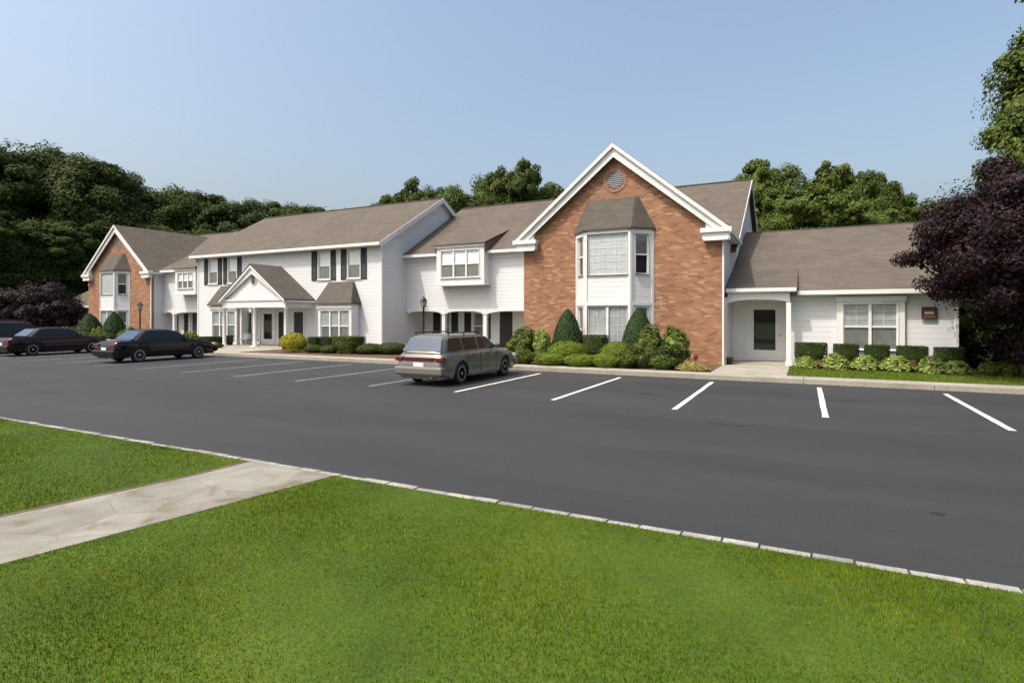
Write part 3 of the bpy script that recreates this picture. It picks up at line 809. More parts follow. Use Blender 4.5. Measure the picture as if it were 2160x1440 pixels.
def setback_house(name, label, x0, x1, box, lower, cols, Yw=26.4, Yp=28.0, zr=9.12, yr=32.5):
    t = thing(name, label, 'house', ((x0+x1)/2, Yw, 0))
    sl = .58; yf = Yw-.35; zf = zr-sl*(yr-yf)
    bx0, bx1, bz0, bz1 = box; ybx = Yw-.62
    up = MB(); wall_cells(up, x0, x1, 2.32, zf+.02, Yw, .2, [(bx0+.1, bx1-.1, bz0+.1, min(bz1, zf)-.05)])
    up.build('upper_wall', M['siding'], t)
    # porch back wall
    lw = MB(); wall_cells(lw, x0, x1, .0, 2.32, Yp, .15, [l[1:5] for l in lower if l[0] in 'wd'])
    lw.build('porch_wall', M['siding'], t)
    MB().box(x0+.02, x1-.02, Yp+.3, Yp+.34, 0, 2.3).build('interior', M['interior'], t)
    MB().box(x0, x1, Yw+.002, Yp+.15, 2.20, 2.31).build('porch_ceiling', M['trim'], t)
    MB().box(x0, x1, Yw-.6, Yp+.2, 0.0, .15).build('porch_floor', M['concrete'], t)
    MB().box(x0, x1, 38.5, 38.7, 0, 5.3).build('rear_wall', M['siding'], t)
    rf = MB()
    rf.slab([(x0, yf, zf), (x1, yf, zf), (x1, yr, zr), (x0, yr, zr)], (0, 0, -.12))
    rf.slab([(x0, yr, zr), (x1, yr, zr), (x1, 39, zf), (x0, 39, zf)], (0, 0, -.12))
    r = rf.build('roof', M['shingle'], t)
    MB().box(x0, x1, yr-.12, yr+.12, zr-.03, zr+.02).build('ridge_cap', M['shingle'], r)
    for a, b_ in ((x0, bx0-.05), (bx1+.05, x1)):
        fa = MB()
        if b_ > a:
            fa.box(a, b_, yf-.06, yf-.0, zf-.16, zf-.01); fa.box(a, b_, yf, Yw-.002, zf-.16, zf-.13)
            fa.box(a, b_, Yw-.03, Yw-.001, zf-.40, zf-.16)
            fa.build('eave_fascia', M['trim'], t)
    # projecting box window
    bw = MB(); wall_cells(bw, bx0, bx1, bz0, bz1, ybx, .1, [(bx0+.3, bx1-.3, bz0+.32, bz1-.30)])
    bw.box(bx0, bx0+.08, ybx+.1, Yw-.002, bz0, bz1); bw.box(bx1-.08, bx1, ybx+.1, Yw-.002, bz0, bz1)
    bw.box(bx0-.05, bx1+.05, ybx-.05, Yw-.003, bz0-.10, bz0-.002)
    bw.box(bx0-.06, bx1+.06, ybx-.09, ybx-.002, bz1-.12, bz1)
    b = bw.build('box_window', M['trim'], t)
    MB().box(bx0+.1, bx1-.1, ybx+.25, ybx+.27, bz0+.1, bz1-.1).build('box_interior', M['interior'], b)
    window(t, bx0+.3, bx1-.3, bz0+.32, bz1-.30, ybx, None, 3, True, (0, 0), (0, 0), .52, 'blind', 'grey_blind', casing=.03)
    ztop = zf+.58*2.4
    shed_box_roof(t, bx0-.1, bx1+.1, ybx-.14, bz1+.05, yf+2.4, ztop+.012)
    for a, b_ in ((bx0-.08, bx0-.02), (bx1+.02, bx1+.08)):
        ch = MB(); ch.slab([(a, ybx-.05, bz1-.02), (a, yf+2.25, ztop-.17), (a, yf-.02, zf-.06), (a, ybx-.05, zf-.06 if bz1 > zf else bz1-.06)], (b_-a, 0, 0))
        ch.build('roof_cheek', M['dark_downspout'], b)
    # arcade
    ar = MB()
    cc = sorted(cols)
    for c in cc: ar.box(c-.11, c+.11, Yw-.02, Yw+.2, .15, 2.2); ar.box(c-.15, c+.15, Yw-.06, Yw+.24, .15, .3); ar.box(c-.14, c+.14, Yw-.05, Yw+.23, 2.0, 2.08)
    ar.build('porch_column', M['trim'], t) if len(cc) == 0 else None
    if cc:
        ar = None
        for c in cc:
            q = MB(); q.box(c-.10, c+.10, Yw-.02, Yw+.18, .30, 2.0); q.box(c-.15, c+.15, Yw-.06, Yw+.22, .15, .3); q.box(c-.14, c+.14, Yw-.05, Yw+.21, 2.0, 2.07); q.box(c-.1, c+.1, Yw-.02, Yw+.18, 2.07, 2.32)
            q.build('porch_column', M['trim'], t)
    edges = [x0]+cc+[x1]
    for a, b_ in zip(edges[:-1], edges[1:]):
        if b_-a < .6: continue
        a2, b2 = a+.10, b_-.10; n = 14
        topz = 2.33; pts = []
        for i in range(n+1):
            u = i/n; xx_ = a2+(b2-a2)*u
            h = 1-abs(2*u-1)**4
            pts.append((xx_, Yw-.012, 2.02+.16*h))
        q = MB(); q.slab([(a2, Yw-.012, topz), (b2, Yw-.012, topz)]+pts[::-1], (0, .12, 0))
        q.build('arch_beam', M['trim'], t)
    for l in lower:
        if l[0] == 'w': window(t, *l[1:5], Yp, None, 1, True, (0, 0), (0, 0), .5, 'grey_blind', 'grey_blind', casing=.06)
        elif l[0] == 'd': door(t, *l[1:5], Yp, None, 'black_door', 'l', label='black front door under the porch')
        elif l[0] == 's': shutter(t, *l[1:5], Yp)
    return t

HM = setback_house('white_house', 'set-back white house with box window and arched porch, left of the near brick gable', -20.4, -10.71,
    (-17.85, -14.85, 3.65, 5.72),
    [('s', -19.6, -19.1, .6, 2.12), ('w', -18.95, -18.45, .6, 2.1), ('s', -18.32, -17.86, .6, 2.12), ('s', -17.43, -16.98, .6, 2.12), ('w', -16.86, -16.22, .6, 2.1), ('s', -16.08, -15.7, .6, 2.12), ('d', -15.12, -14.3, .16, 2.16)],
    [-17.8, -15.15])
HL = setback_house('white_house', 'narrow set-back white house with small box window beside the far brick gable', -41.71, -36.1,
    (-39.3, -37.05, 3.5, 5.2),
    [('d', -41.65, -40.85, .16, 2.16), ('s', -40.2, -39.75, .6, 2.1), ('w', -39.65, -39.35, .6, 2.1), ('s', -39.25, -38.8, .6, 2.1)],
    [-40.45], 25.4, 26.05, 8.95, 31.5)

# ------------------------------------------------------------------ big white house with portico
def big_white():
    x0, x1, Yw = -36.1, -20.4, 24.3
    t = thing('white_house', 'two-storey white house with columned gable portico and black shutters', 'house', ((x0+x1)/2, Yw, 0))
    zf, yf, yr, zr = 5.92, 23.93, 29.9, 9.33
    sl = (zr-zf)/(yr-yf); yb = 2*yr-yf
    upz = (4.03, 5.60)
    ups = [(-25.08, -24.2), (-22.83, -21.95), (-34.9, -34.08), (-33.0, -32.2)]; upz = (4.03, 5.58)
    lows = [(-31.2, -30.75, .5, 2.15), (-30.5, -30.25, .5, 2.15), (-30.0, -28.75, .16, 2.2), (-27.08, -26.3, .16, 2.16)]
    w = MB(); wall_cells(w, x0, x1, 0, zf+.05, Yw, .2, [(a, b, *upz) for a, b in ups]+lows+[(-24.3, -22.1, .5, 2.2), (-33.6, -31.5, .5, 2.2)])
    w.build('front_wall', M['siding'], t)
    sd = MB()
    for a, b_ in ((x0, x0+.2), (x1-.2, x1)):
        sd.slab([(a, Yw+.2, 0), (a, yb-.35, 0), (a, yb-.35, 5.9), (a, yr, zr-.16), (a, Yw+.2, zr-.16-sl*(yr-Yw-.2))], (b_-a, 0, 0))
    sd.box(x0+.2, x1-.2, yb-.55, yb-.35, 0, 5.8)
    sd.build('side_wall', M['siding'], t)
    MB().box(x0+.3, x1-.3, Yw+.3, Yw+.34, 0, 5.7).build('interior', M['interior'], t)
    rf = MB()
    rf.slab([(x0-.27, yf, zf), (x1+.22, yf, zf), (x1+.22, yr, zr), (x0-.27, yr, zr)], (0, 0, -.12))
    rf.slab([(x0-.27, yr, zr), (x1+.22, yr, zr), (x1+.22, yb, zf), (x0-.27, yb, zf)], (0, 0, -.12))
    r = rf.build('roof', M['shingle'], t)
    MB().box(x0-.2, x1+.2, yr-.12, yr+.12, zr-.03, zr+.02).build('ridge_cap', M['shingle'], r)
    for xe, s in ((x1+.22, 1), (x0-.22, -1)):
        a, b_ = (xe, xe+.03) if s > 0 else (xe-.03, xe)
        rb = MB()
        dd = 0 if s > 0 else .125
        for ye, zz in ((yf, zf), (yb, zf)):
            rb.slab([(a, ye, zz-dd), (a, yr, zr-dd), (a, yr, zr-.3), (a, ye, zz-.30)], (b_-a, 0, 0))
            # soffit
        i, j = (x1+.001, x1+.22) if s > 0 else (x0-.22, x0-.001)
        for ye, zz in ((yf, zf), (yb, zf)):
            rb.slab([(i, ye, zz-.13), (i, yr, zr-.13), (i, yr, zr-.17), (i, ye, zz-.17)], (j-i, 0, 0))
        rb.slab([(x1+.001 if s > 0 else x0-.03, yf+.25, zf-.2), (x1+.001 if s > 0 else x0-.03, yr, zr-.2), (x1+.001 if s > 0 else x0-.03, yr, zr-.58), (x1+.001 if s > 0 else x0-.03, yf+.25, zf-.5)], (.029, 0, 0))
        rb.build('rake_board', M['trim'], t)
    fa = MB().box(x0-.22, x1+.22, yf-.11, yf-.001, zf-.19, zf-.03).box(x0-.2, x1+.2, yf, Yw-.002, zf-.22, zf-.18).box(x0, x1, Yw-.03, Yw-.001, zf-.23, zf-.221)
    fa.build('gutter', M['trim'], t)
    cb = MB()
    for a in (x0, x1-.12): cb.box(a, a+.12, Yw-.025, Yw-.001, .12, zf-.48)
    cb.box(x1+.001, x1+.025, Yw+.002, Yw+.12, .12, zf-.4)
    cb.build('corner_board', M['trim'], t)
    for a, b in ups:
        window(t, a, b, *upz, Yw, None, 1, True, (0, 0), (0, 0), .52, 'blind', 'grey_blind', casing=.06)
    for a, b in ((-25.62, -25.18), (-24.1, -23.74), (-23.34, -22.92), (-21.86, -21.46), (-35.38, -35.0), (-33.98, -33.62), (-33.46, -33.1), (-32.1, -31.72)):
        shutter(t, a, b, 3.97, 5.68, Yw)
    window(t, -31.2, -30.75, .5, 2.15, Yw, None, 1, False, (0, 0), (0, 0), 0, casing=.05)
    window(t, -30.5, -30.25, .5, 2.15, Yw, None, 1, False, (0, 0), (0, 0), 0, casing=.05)
    door(t, -30.0, -28.75, .16, 2.2, Yw, (-29.75, -29.0, .5, 2.05), 'trim', 'r', label='white entrance door with tall glass')
    shutter(t, -28.35, -28.0, .5, 2.15, Yw)
    door(t, -27.08, -26.3, .16, 2.16, Yw, None, 'black_door', 'l', label='black door right of the entrance')
    # box bays
    for (a, b_, lab) in ((-24.45, -21.98, 'three-light box bay window right of the portico'), (-33.85, -31.35, 'three-light box bay window left of the portico')):
        yF = Yw-.65
        q = MB(); wall_cells(q, a, b_, .12, 2.55, yF, .08, [(a+.2, b_-.2, .5, 2.22)])
        q.box(a, a+.07, yF+.08, Yw-.002, .12, 2.55).box(b_-.07, b_, yF+.08, Yw-.002, .12, 2.55)
        q.box(a-.06, b_+.06, yF-.08, yF-.002, 2.36, 2.54)
        bb = q.build('bay_window', M['trim'], t)
        bb['label'] = lab
        MB().box(a+.1, b_-.1, yF+.3, yF+.33, .2, 2.4).build('bay_interior', M['interior'], bb)
        window(t, a+.2, b_-.2, .5, 2.22, yF, None, 3, True, (0, 2), (0, 0), .5, 'pale_screen', 'grey_blind', casing=.02)
        lo = [(a-.14, Yw-.001), (a-.14, yF-.16), (b_+.14, yF-.16), (b_+.14, Yw-.001)]
        hi = [(a+.22, Yw-.002), (a+.26, Yw-.1), (b_-.42, Yw-.1), (b_-.38, Yw-.002)]
        br_ = MB(); pts = [(p[0], p[1], 2.64) for p in lo]+[(p[0], p[1], 3.85) for p in hi]+[(p[0], p[1], 2.56) for p in lo]
        br_.add(pts, [(0, 1, 5, 4), (1, 2, 6, 5), (2, 3, 7, 6), (4, 5, 6, 7), (0, 1, 9, 8), (1, 2, 10, 9), (2, 3, 11, 10), (8, 9, 10, 11)])
        br_.build('bay_roof', M['shingle_grey'], t)
    # portico
    px, py = -28.15, 22.3
    hw = 2.75; zt, zs = 4.86, 2.85
    pe = MB()
    pm = zt-.12; sg = (zt-zs)/hw
    pe.slab([(px-hw+.35, py+.02, zs+.02), (px+hw-.35, py+.02, zs+.02), (px, py+.02, zt-.45)], (0, .1, 0))
    pe.build('pediment', M['siding'], t)
    pc = MB()
    for s in (-1, 1):
        e = px+s*hw
        pc.slab([(px, py-.2, zt-.01), (e, py-.2, zs-.01), (e, py-.2, zs-.16), (px, py-.2, zt-.18)], (0, .06, 0))
        pc.slab([(px, py-.12, zt-.16), (e, py-.12, zs-.10), (e, py-.12, zs-.18), (px, py-.12, zt-.52)], (0, .1, 0))
        pc.slab([(px, py-.14, zt-.15), (e, py-.14, zs-.15), (e, py+.02, zs-.15), (px, py+.02, zt-.15)], (0, 0, -.04))
    pc.box(px-hw+.05, px+hw-.05, py-.08, py+.14, zs-.06, zs+.03)
    pc.build('pediment_trim', M['trim'], t)
    beam = MB().box(px-hw+.1, px+hw-.1, py-.02, py+.2, 2.4, zs-.062)
    for s in (-1, 1): beam.box(px+s*(hw-.1) - (.2 if s > 0 else 0), px+s*(hw-.1)+(0 if s > 0 else .2), py+.2, Yw-.002, 2.4, zs-.02)
    beam.build('portico_beam', M['trim'], t)
    MB().box(px-hw+.3, px+hw-.3, py+.2, Yw-.003, 2.62, 2.68).build('portico_ceiling', M['trim'], t)
    pr = MB()
    for s in (-1, 1):
        e = px+s*(hw+.06)
        pr.slab([(px, py-.22, zt+.06), (e, py-.22, zs+.02), (e, Yw-.002, zs+.02), (px, Yw-.002, zt+.06)], (0, 0, -.07))
    pr.build('portico_roof', M['shingle_grey'], t)
    for s in (-1, 1):
        MB().box(px+s*(hw+.04)-.03, px+s*(hw+.04)+.03, py-.1, Yw-.01, zs-.16, zs-.055).build('portico_gutter', M['trim'], t)
    v = MB(); n = 20; v.slab([(px+.06+.20*math.cos(2*PI*k/n), py-.02, 4.0+.27*math.sin(2*PI*k/n)) for k in range(n)], (0, .039, 0))
    v.build('oval_vent', M['dark_vent'], t)
    v = MB()
    a_ = [(px+.06+.26*math.cos(2*PI*k/n), py-.012, 4.0+.33*math.sin(2*PI*k/n)) for k in range(n)]
    b2 = [(px+.06+.20*math.cos(2*PI*k/n), py-.035, 4.0+.27*math.sin(2*PI*k/n)) for k in range(n)]
    v.add(a_+b2, [[k, (k+1) % n, n+(k+1) % n, n+k] for k in range(n)]); v.build('vent_surround', M['trim'], t)
    for cx in (px-2.62, px+.05, px+2.58):
        c = MB(); c.lathe([(.14, 0), (.14, .05), (.11, .07), (.105, .1), (.105, 1.2), (.09, 2.12), (.12, 2.15), (.13, 2.2)], (cx, py+.1, .2), 20)
        c.box(cx-.17, cx+.17, py-.07, py+.27, .12, .2)
        c.build('portico_column', M['trim'], t, True)
    MB().box(px-hw-.1, px+hw+.1, py-.35, Yw-.001, .0, .16).build('portico_floor', M['concrete'], t)
    # pilaster on wall
    MB().box(-31.25+.0, -31.1+.0, Yw-.5, Yw-.001, .16, 2.4).build('pilaster', M['trim'], t)
    return t
HW = big_white()

# ------------------------------------------------------------------ bungalows
def bungalow():
    x0, x1, Yw = -2.60, 4.52, 23.3
    t = thing('bungalow', 'single-storey white bungalow wing with brown roof, right of the brick gable', 'house', ((x0+x1)/2, Yw, 0))
    yf, zf, yr, zr = 22.92, 2.84, 31.0, 6.10
    sl = (zr-zf)/(yr-yf); yb = 2*yr-yf
    px = -.42
    w = MB(); wall_cells(w, px, x1, 0, 2.84, Yw, .2, [(1.22, 2.87, .72, 2.36)])
    w.build('front_wall', M['siding'], t)
    sd = MB()
    sd.slab([(x1-.2, Yw+.2, 0), (x1-.2, yb-.4, 0), (x1-.2, yb-.4, 2.8), (x1-.2, yr, zr-.14), (x1-.2, Yw+.2, zr-.14-sl*(yr-Yw-.2))], (.2, 0, 0))
    sd.box(x0+.01, x1-.2, yb-.6, yb-.4, 0, 2.8)
    sd.build('side_wall', M['siding'], t)
    pw = MB(); wall_cells(pw, x0+.06, px, 0, 2.75, 24.3, .15, [(-1.97, -.72, .17, 2.30)]); pw.box(px, px+.12, Yw+.2, 24.3, 0, 2.8); pw.box(x0+.0, x0+.06, 22.3, 24.3, .12, 2.6)
    pw.build('porch_wall', M['trim'], t)
    MB().box(x0+.1, x1-.3, 24.6, 24.64, 0, 2.75).build('interior', M['interior'], t)
    MB().box(x0+.02, px, 22.8, 24.3, 2.6, 2.66).build('porch_ceiling', M['trim'], t)
    MB().box(x0+.02, px, 22.75, 24.45, 0, .17).build('porch_step', M['concrete'], t)
    door(t, -1.97, -.72, .17, 2.30, 24.3, (-1.75, -.97, .58, 2.16), 'trim', 'r', label='white front door with tall dark glass')
    rf = MB()
    rf.slab([(x0+.0, yf, zf), (x1+.25, yf, zf), (x1+.25, yr, zr), (x0, yr, zr)], (0, 0, -.11))
    rf.slab([(x0, yr, zr), (x1+.25, yr, zr), (x1+.25, yb, zf), (x0, yb, zf)], (0, 0, -.11))
    r = rf.build('roof', M['shingle'], t)
    MB().box(x0, x1+.25, yr-.1, yr+.1, zr-.03, zr+.02).build('ridge_cap', M['shingle'], r)
    fa = MB().box(-.2, x1+.25, yf-.09, yf-.001, zf-.17, zf-.02).box(-.2, x1, yf, Yw-.002, zf-.2, zf-.16).box(px+.01, x1, Yw-.028, Yw-.001, zf-.36, zf-.2)
    fa.box(x1-.1, x1, Yw-.026, Yw-.001, .12, zf-.36)
    fa.build('gutter', M['trim'], t)
    rb = MB()
    for ye in (yf, yb): rb.slab([(x1+.25, ye, zf), (x1+.25, yr, zr), (x1+.25, yr, zr-.24), (x1+.25, ye, zf-.24)], (.03, 0, 0))
    rb.build('rake_board', M['trim'], t)
    # porch roof: flatter slope that lifts off the main roof
    ye, ze = 22.62, 2.96; ym = 25.3; zm = zf+sl*(ym-yf)
    p = MB(); p.slab([(x0, ye, ze), (-.2, ye, ze), (-.2, ym, zm+.012), (x0, ym, zm+.012)], (0, 0, -.06)); p.build('porch_roof', M['shingle'], t)
    c = MB(); c.slab([(-.23, ye+.05, ze-.06), (-.23, ym-.05, zm-.06), (-.23, yf+.0, zf-.01), (-.23, ye+.06, ze-.2)], (.035, 0, 0)); c.build('roof_cheek', M['dark_downspout'], t)
    MB().box(x0+.01, -.22, ye-.08, ye-.001, ze-.16, ze-.03).box(x0+.01, -.24, ye, 22.77, ze-.2, ze-.165).build('porch_gutter', M['trim'], t)
    n = 16; a, b_ = x0+.06, px-.02; pts = [(a+(b_-a)*i/n, 22.74, 2.40+.12*(1-abs(2*i/n-1)**3)) for i in range(n+1)]
    MB().slab([(a, 22.74, ze-.17), (b_, 22.74, ze-.17)]+pts[::-1], (0, .16, 0)).build('porch_beam', M['trim'], t)
    MB().box(px-.14, px+.02, 22.745, 22.895, .17, 2.4).box(px-.17, px+.05, 22.715, 22.925, .12, .27).build('porch_post', M['trim'], t)
    # windows in a raised surround
    s = MB(); y0 = Yw-.14
    wall_cells(s, 1.04, 3.05, .55, 2.58, y0, .139, [(1.24, 2.85, .74, 2.34)])
    s.box(1.0, 3.09, y0-.05, y0-.001, 2.42, 2.60)
    s.build('window_surround', M['trim'], t)
    window(t, 1.24, 2.85, .74, 2.34, y0, None, 2, True, (2, 3), (0, 0), .5, 'pale_screen', 'grey_blind', casing=.02, label='double hung window pair with white curtains')
    MB().box(4.45, 4.52, Yw-.08, Yw-.027, .12, 2.6).build('downspout', M['downspout'], t)
    return t
HR = bungalow()

def small_wing():
    x0, x1, Yw = -57.0, -49.8, 26.0
    t = thing('bungalow', 'small grey-shaded bungalow wing left of the far brick gable', 'house', ((x0+x1)/2, Yw, 0))
    w = MB(); wall_cells(w, x0, x1, 0, 2.75, Yw, .2, [(-53.6, -52.6, .7, 2.2)]); w.box(x0, x0+.2, Yw+.2, 36, 0, 2.75)
    w.build('front_wall', M['siding'], t)
    MB().box(x0+.3, x1-.1, Yw+.3, Yw+.33, 0, 2.7).build('interior', M['interior'], t)
    rf = MB(); rf.slab([(x0-.2, Yw-.4, 2.8), (x1, Yw-.4, 2.8), (x1, Yw+4.7, 5.6), (x0-.2, Yw+4.7, 5.6)], (0, 0, -.11)); rf.slab([(x0-.2, Yw+4.7, 5.6), (x1, Yw+4.7, 5.6), (x1, Yw+9.9, 2.8), (x0-.2, Yw+9.9, 2.8)], (0, 0, -.11))
    rf.build('roof', M['shingle'], t)
    MB().box(x0-.2, x1, Yw-.48, Yw-.401, 2.62, 2.78).build('gutter', M['trim'], t)
    window(t, -53.6, -52.6, .7, 2.2, Yw, None, 2, True, (0, 0), (0, 0), .5)
small_wing()

# ------------------------------------------------------------------ small fixtures
q = thing('wall_plaque', 'small square brown plaque with pale band on the bungalow wall', 'plaque', (3.72, 23.3, 1.85))
MB().box(3.55, 3.90, 23.22, 23.285, 1.84, 2.18).build('backboard', M['plaque'], q, bevel=.012)
MB().box(3.60, 3.85, 23.21, 23.219, 1.98, 2.05).build('band', M['plaque_band'], q)
MB().box(3.52, 3.93, 23.20, 23.235, 2.18, 2.21).box(3.52, 3.93, 23.20, 23.235, 1.81, 1.84).box(3.52, 3.55, 23.2, 23.235, 1.84, 2.18).box(3.90, 3.93, 23.2, 23.235, 1.84, 2.18).build('frame', M['black_plastic'], q)

def lamp_post(x, y, top, label):
    t = thing('lamp_post', label, 'lamp post', (x, y, GZ), 0, 'lamp posts along the row of houses')
    h = top
    MB().lathe([(.10, 0), (.10, .06), (.07, .1), (.055, .35), (.065, .4), (.04, .45), (.035, h-.62), (.05, h-.6), (.05, h-.56), (.03, h-.52), (.05, h-.48)], (x, y, GZ), 16).build('post', M['metal'], t, True)
    MB().tube((x-.2, y, GZ+h-.72), (x+.2, y, GZ+h-.72), .012).build('crossbar', M['metal'], t)
    l = MB().lathe([(.05, h-.48), (.09, h-.46), (.10, h-.44), (.05, h-.44)], (x, y, GZ), 6)
    for k in range(6):
        a = 2*PI*k/6
        l.tube((x+.095*math.cos(a), y+.095*math.sin(a), GZ+h-.44), (x+.135*math.cos(a), y+.135*math.sin(a), GZ+h-.2), .008, n=6)
    l.lathe([(.17, h-.2), (.16, h-.18), (.06, h-.08), (.03, h-.06), (.03, h-.03), (.012, h)], (x, y, GZ), 6)
    lt = l.build('lantern', M['metal'], t)
    MB().lathe([(.085, h-.44), (.125, h-.2)], (x, y, GZ), 6).build('lamp_glass', M['lamp_glass'], lt)
    return t
lamp_post(-14.15, 19.5, 2.63, 'black lantern post beyond the tan station wagon')
lamp_post(-34.2, 19.5, 2.62, 'brownish lantern post in front of the far brick gable')

q = thing('garden_stake', 'short rusty brown stake at the foot of the near brick wall', 'garden stake', (-3.35, 20.6, GZ-.03))
MB().tube((-3.35, 20.6, .09), (-3.35, 20.6, .42), .03, .025, 10).build('stake', M['rust'], q)
MB().lathe([(.02, 0), (.07, .03), (.075, .14), (.04, .2), (.01, .22)], (-3.35, 20.6, .40), 12).build('cap', M['rust'], q, True)

q = thing('plant_pot', 'dark round pot beside the left portico column', 'plant pot', (-31.05, 22.9, .16))
MB().lathe([(.20, 0), (.25, .25), (.27, .52), (.29, .55), (.29, .6), (.24, .6)], (-31.05, 22.9, .16), 18).build('pot', M['bronze_pot'], q, True)
q = thing('storage_bench', 'low grey bench against the wall behind the portico columns', 'bench', (-30.3, 23.4, .16))
MB().box(-30.7, -29.95, 23.25, 23.65, .46, .52).build('seat', M['grey_box'], q)
MB().box(-30.7, -29.95, 23.62, 23.67, .52, .85).build('backrest', M['grey_box'], q)
for sx in (-30.68, -30.03):
    for sy in (23.26, 23.58): MB().box(sx, sx+.06, sy, sy+.06, .16, .46).build('leg', M['grey_box'], q)
q = thing('plant_pot', 'small dark pot at the corner of brick wall and bungalow porch', 'plant pot', (-2.44, 22.4, GZ))
MB().lathe([(.09, 0), (.14, .22), (.15, .24), (.15, .27), (.12, .27)], (-2.44, 22.4, GZ), 14).build('pot', M['bronze_pot'], q, True)

# ------------------------------------------------------------------ foliage
def unit_rand(n):
    v = RNG.normal(size=(n, 3)); return v/np.linalg.norm(v, axis=1)[:, None]

def leaves_at(P, Nrm, size, asp=.6):
    """rhombus leaves at P with approximate normals Nrm"""
    n = len(P)
    nr = Nrm+RNG.normal(size=(n, 3))*.42; nr /= np.linalg.norm(nr, axis=1)[:, None]
    a = np.cross(nr, unit_rand(n)); a /= np.linalg.norm(a, axis=1)[:, None]+1e-9
    b = np.cross(nr, a)
    s = size*RNG.uniform(.6, 1.3, n)[:, None]
    V = np.empty((n, 4, 3)); V[:, 0] = P-a*s; V[:, 1] = P-b*s*asp+nr*s*.15; V[:, 2] = P+a*s; V[:, 3] = P+b*s*asp+nr*s*.15
    return V.reshape(-1, 3)

def ico_core(c, r, sub=2, jit=.12):
    import bmesh
    bm = bmesh.new(); bmesh.ops.create_icosphere(bm, subdivisions=sub, radius=1)
    V = np.array([v.co[:] for v in bm.verts]); Fc = [[v.index for v in f.verts] for f in bm.faces]; bm.free()
    V = V*(1+RNG.uniform(-jit, jit, len(V)))[:, None]*np.array(r)+np.array(c)
    out = np.array([V[i] for f in Fc for i in (f[0], f[1], f[2], f[2])])
    # degenerate quads avoided: split into quads by midpoint
    tri = np.array([[V[f[0]], V[f[1]], V[f[2]]] for f in Fc])
    q = np.empty((len(tri), 4, 3)); q[:, 0] = tri[:, 0]; q[:, 1] = (tri[:, 0]+tri[:, 1])/2; q[:, 2] = tri[:, 1]; q[:, 3] = tri[:, 2]
    return q.reshape(-1, 3)

def crown_mesh(name, blobs, nsub, nleaf, lsize, mat, sub_r=(.16, .3), core=.72, low=-.6):
    """blobs: ellipsoids (cx,cy,cz,rx,ry,rz). Leaves grow on sub-clumps over each ellipsoid, larger ones fill the inside"""
    out = []
    tot = sum(b[3]*b[4]+b[3]*b[5] for b in blobs)
    for b in blobs:
        c = np.array(b[:3]); r = np.array(b[3:6]); share = (b[3]*b[4]+b[3]*b[5])/tot
        k = max(4, int(nsub*share))
        d = unit_rand(k*6); d = d[d[:, 2] > low][:k]; k = len(d)
        rad = RNG.uniform(.80, 1.05, k)[:, None]
        sc_ = c+d*r*rad; sr = RNG.uniform(*sub_r, k)*r.mean()
        per = int(nleaf*share/k)
        for i in range(k):
            u = unit_rand(per); rr = RNG.uniform(.55, 1.12, per)[:, None]
            P = sc_[i]+u*rr*sr[i]*np.array([1.15, 1.15, .8])
            out.append(leaves_at(P, u*.7+d[i]*.5+np.array([0, 0, .35]), lsize))
        n = int(nleaf*share*.22)
        u = unit_rand(n); P = c+u*r*(RNG.uniform(.25, .80, n)[:, None])
        out.append(leaves_at(P, u, lsize*1.7, .8))
    return np_mesh(name, np.concatenate(out), 4, mat)

def trunk_mesh(h, r0, spread, nlimb=6):
    mb = MB(); seg = 6; px_ = 0; py_ = 0; pts = []
    for i in range(seg+1):
        z = h*i/seg; pts.append((px_, py_, z)); px_ += random.uniform(-.04, .04)*h/seg*2; py_ += random.uniform(-.04, .04)*h/seg*2
    for i in range(seg):
        mb.tube(pts[i], pts[i+1], r0*(1-.10*i), r0*(1-.10*(i+1)), 10)
    for k in range(nlimb):
        i = random.randint(seg-3, seg); a = random.uniform(0, 2*PI); l = spread*random.uniform(.6, 1)
        p = Vector(pts[i]); q = p+Vector((math.cos(a)*l*.5, math.sin(a)*l*.5, l*.45)); e = q+Vector((math.cos(a)*l*.4, math.sin(a)*l*.4, l*.5))
        mb.tube(p, q, r0*.42, r0*.25, 8); mb.tube(q, e, r0*.25, r0*.08, 8)
    me = bpy.data.meshes.new('trunk'); me.from_pydata([tuple(v) for v in mb.v], [], mb.f); me.materials.append(M['bark'])
    for p in me.polygons: p.use_smooth = True
    return me

def rnd_blobs(n, sx, sz, zc):
    bl = [(0, 0, zc, sx*.72, sx*.72, sz*.8)]
    for k in range(n):
        a = 2*PI*k/n+random.uniform(-.3, .3); rr = sx*random.uniform(.42, .6); z = zc+sz*random.uniform(-.45, .62)
        s = sx*random.uniform(.34, .5)
        bl.append((math.cos(a)*rr, math.sin(a)*rr, z, s, s, s*random.uniform(.7, .95)))
    return bl

# unit tree ~ 10 m crown width, 15 m tall
CROWN = {}
def crown_set(key, mat, n=3, nleaf=11000, lsize=.20, nsub=90, sub_r=(.18, .31)):
    CROWN[key] = [crown_mesh('crown_'+key, rnd_blobs(8, 5.0, 5.6, 9.0), nsub, nleaf, lsize, M[mat], sub_r) for _ in range(n)]
crown_set('forest', 'leaf_forest', 4, 90000, .125, 190, (.2, .34))
crown_set('mid', 'leaf_mid', 3, 60000, .125, 170)
crown_set('bright', 'leaf_bright', 2, 60000, .13, 140)
TR = [trunk_mesh(7.5, .28, 4) for _ in range(2)]
def tree(key, i, x, y, top, wid, label, group, rz=None, name='broadleaf_tree'):
    t = thing(name, label, 'tree', (x, y, -.05), 0, group)
    sz = top/14.9; sx = wid/10.0
    rz = random.uniform(0, 6.28) if rz is None else rz
    link_mesh('crown', CROWN[key][i % len(CROWN[key])], t, (0, 0, 0), (sx, sx, sz), rz)
    link_mesh('trunk', TR[i % 2], t, (0, 0, 0), (max(.7, sx), max(.7, sx), sz), rz)
    return t
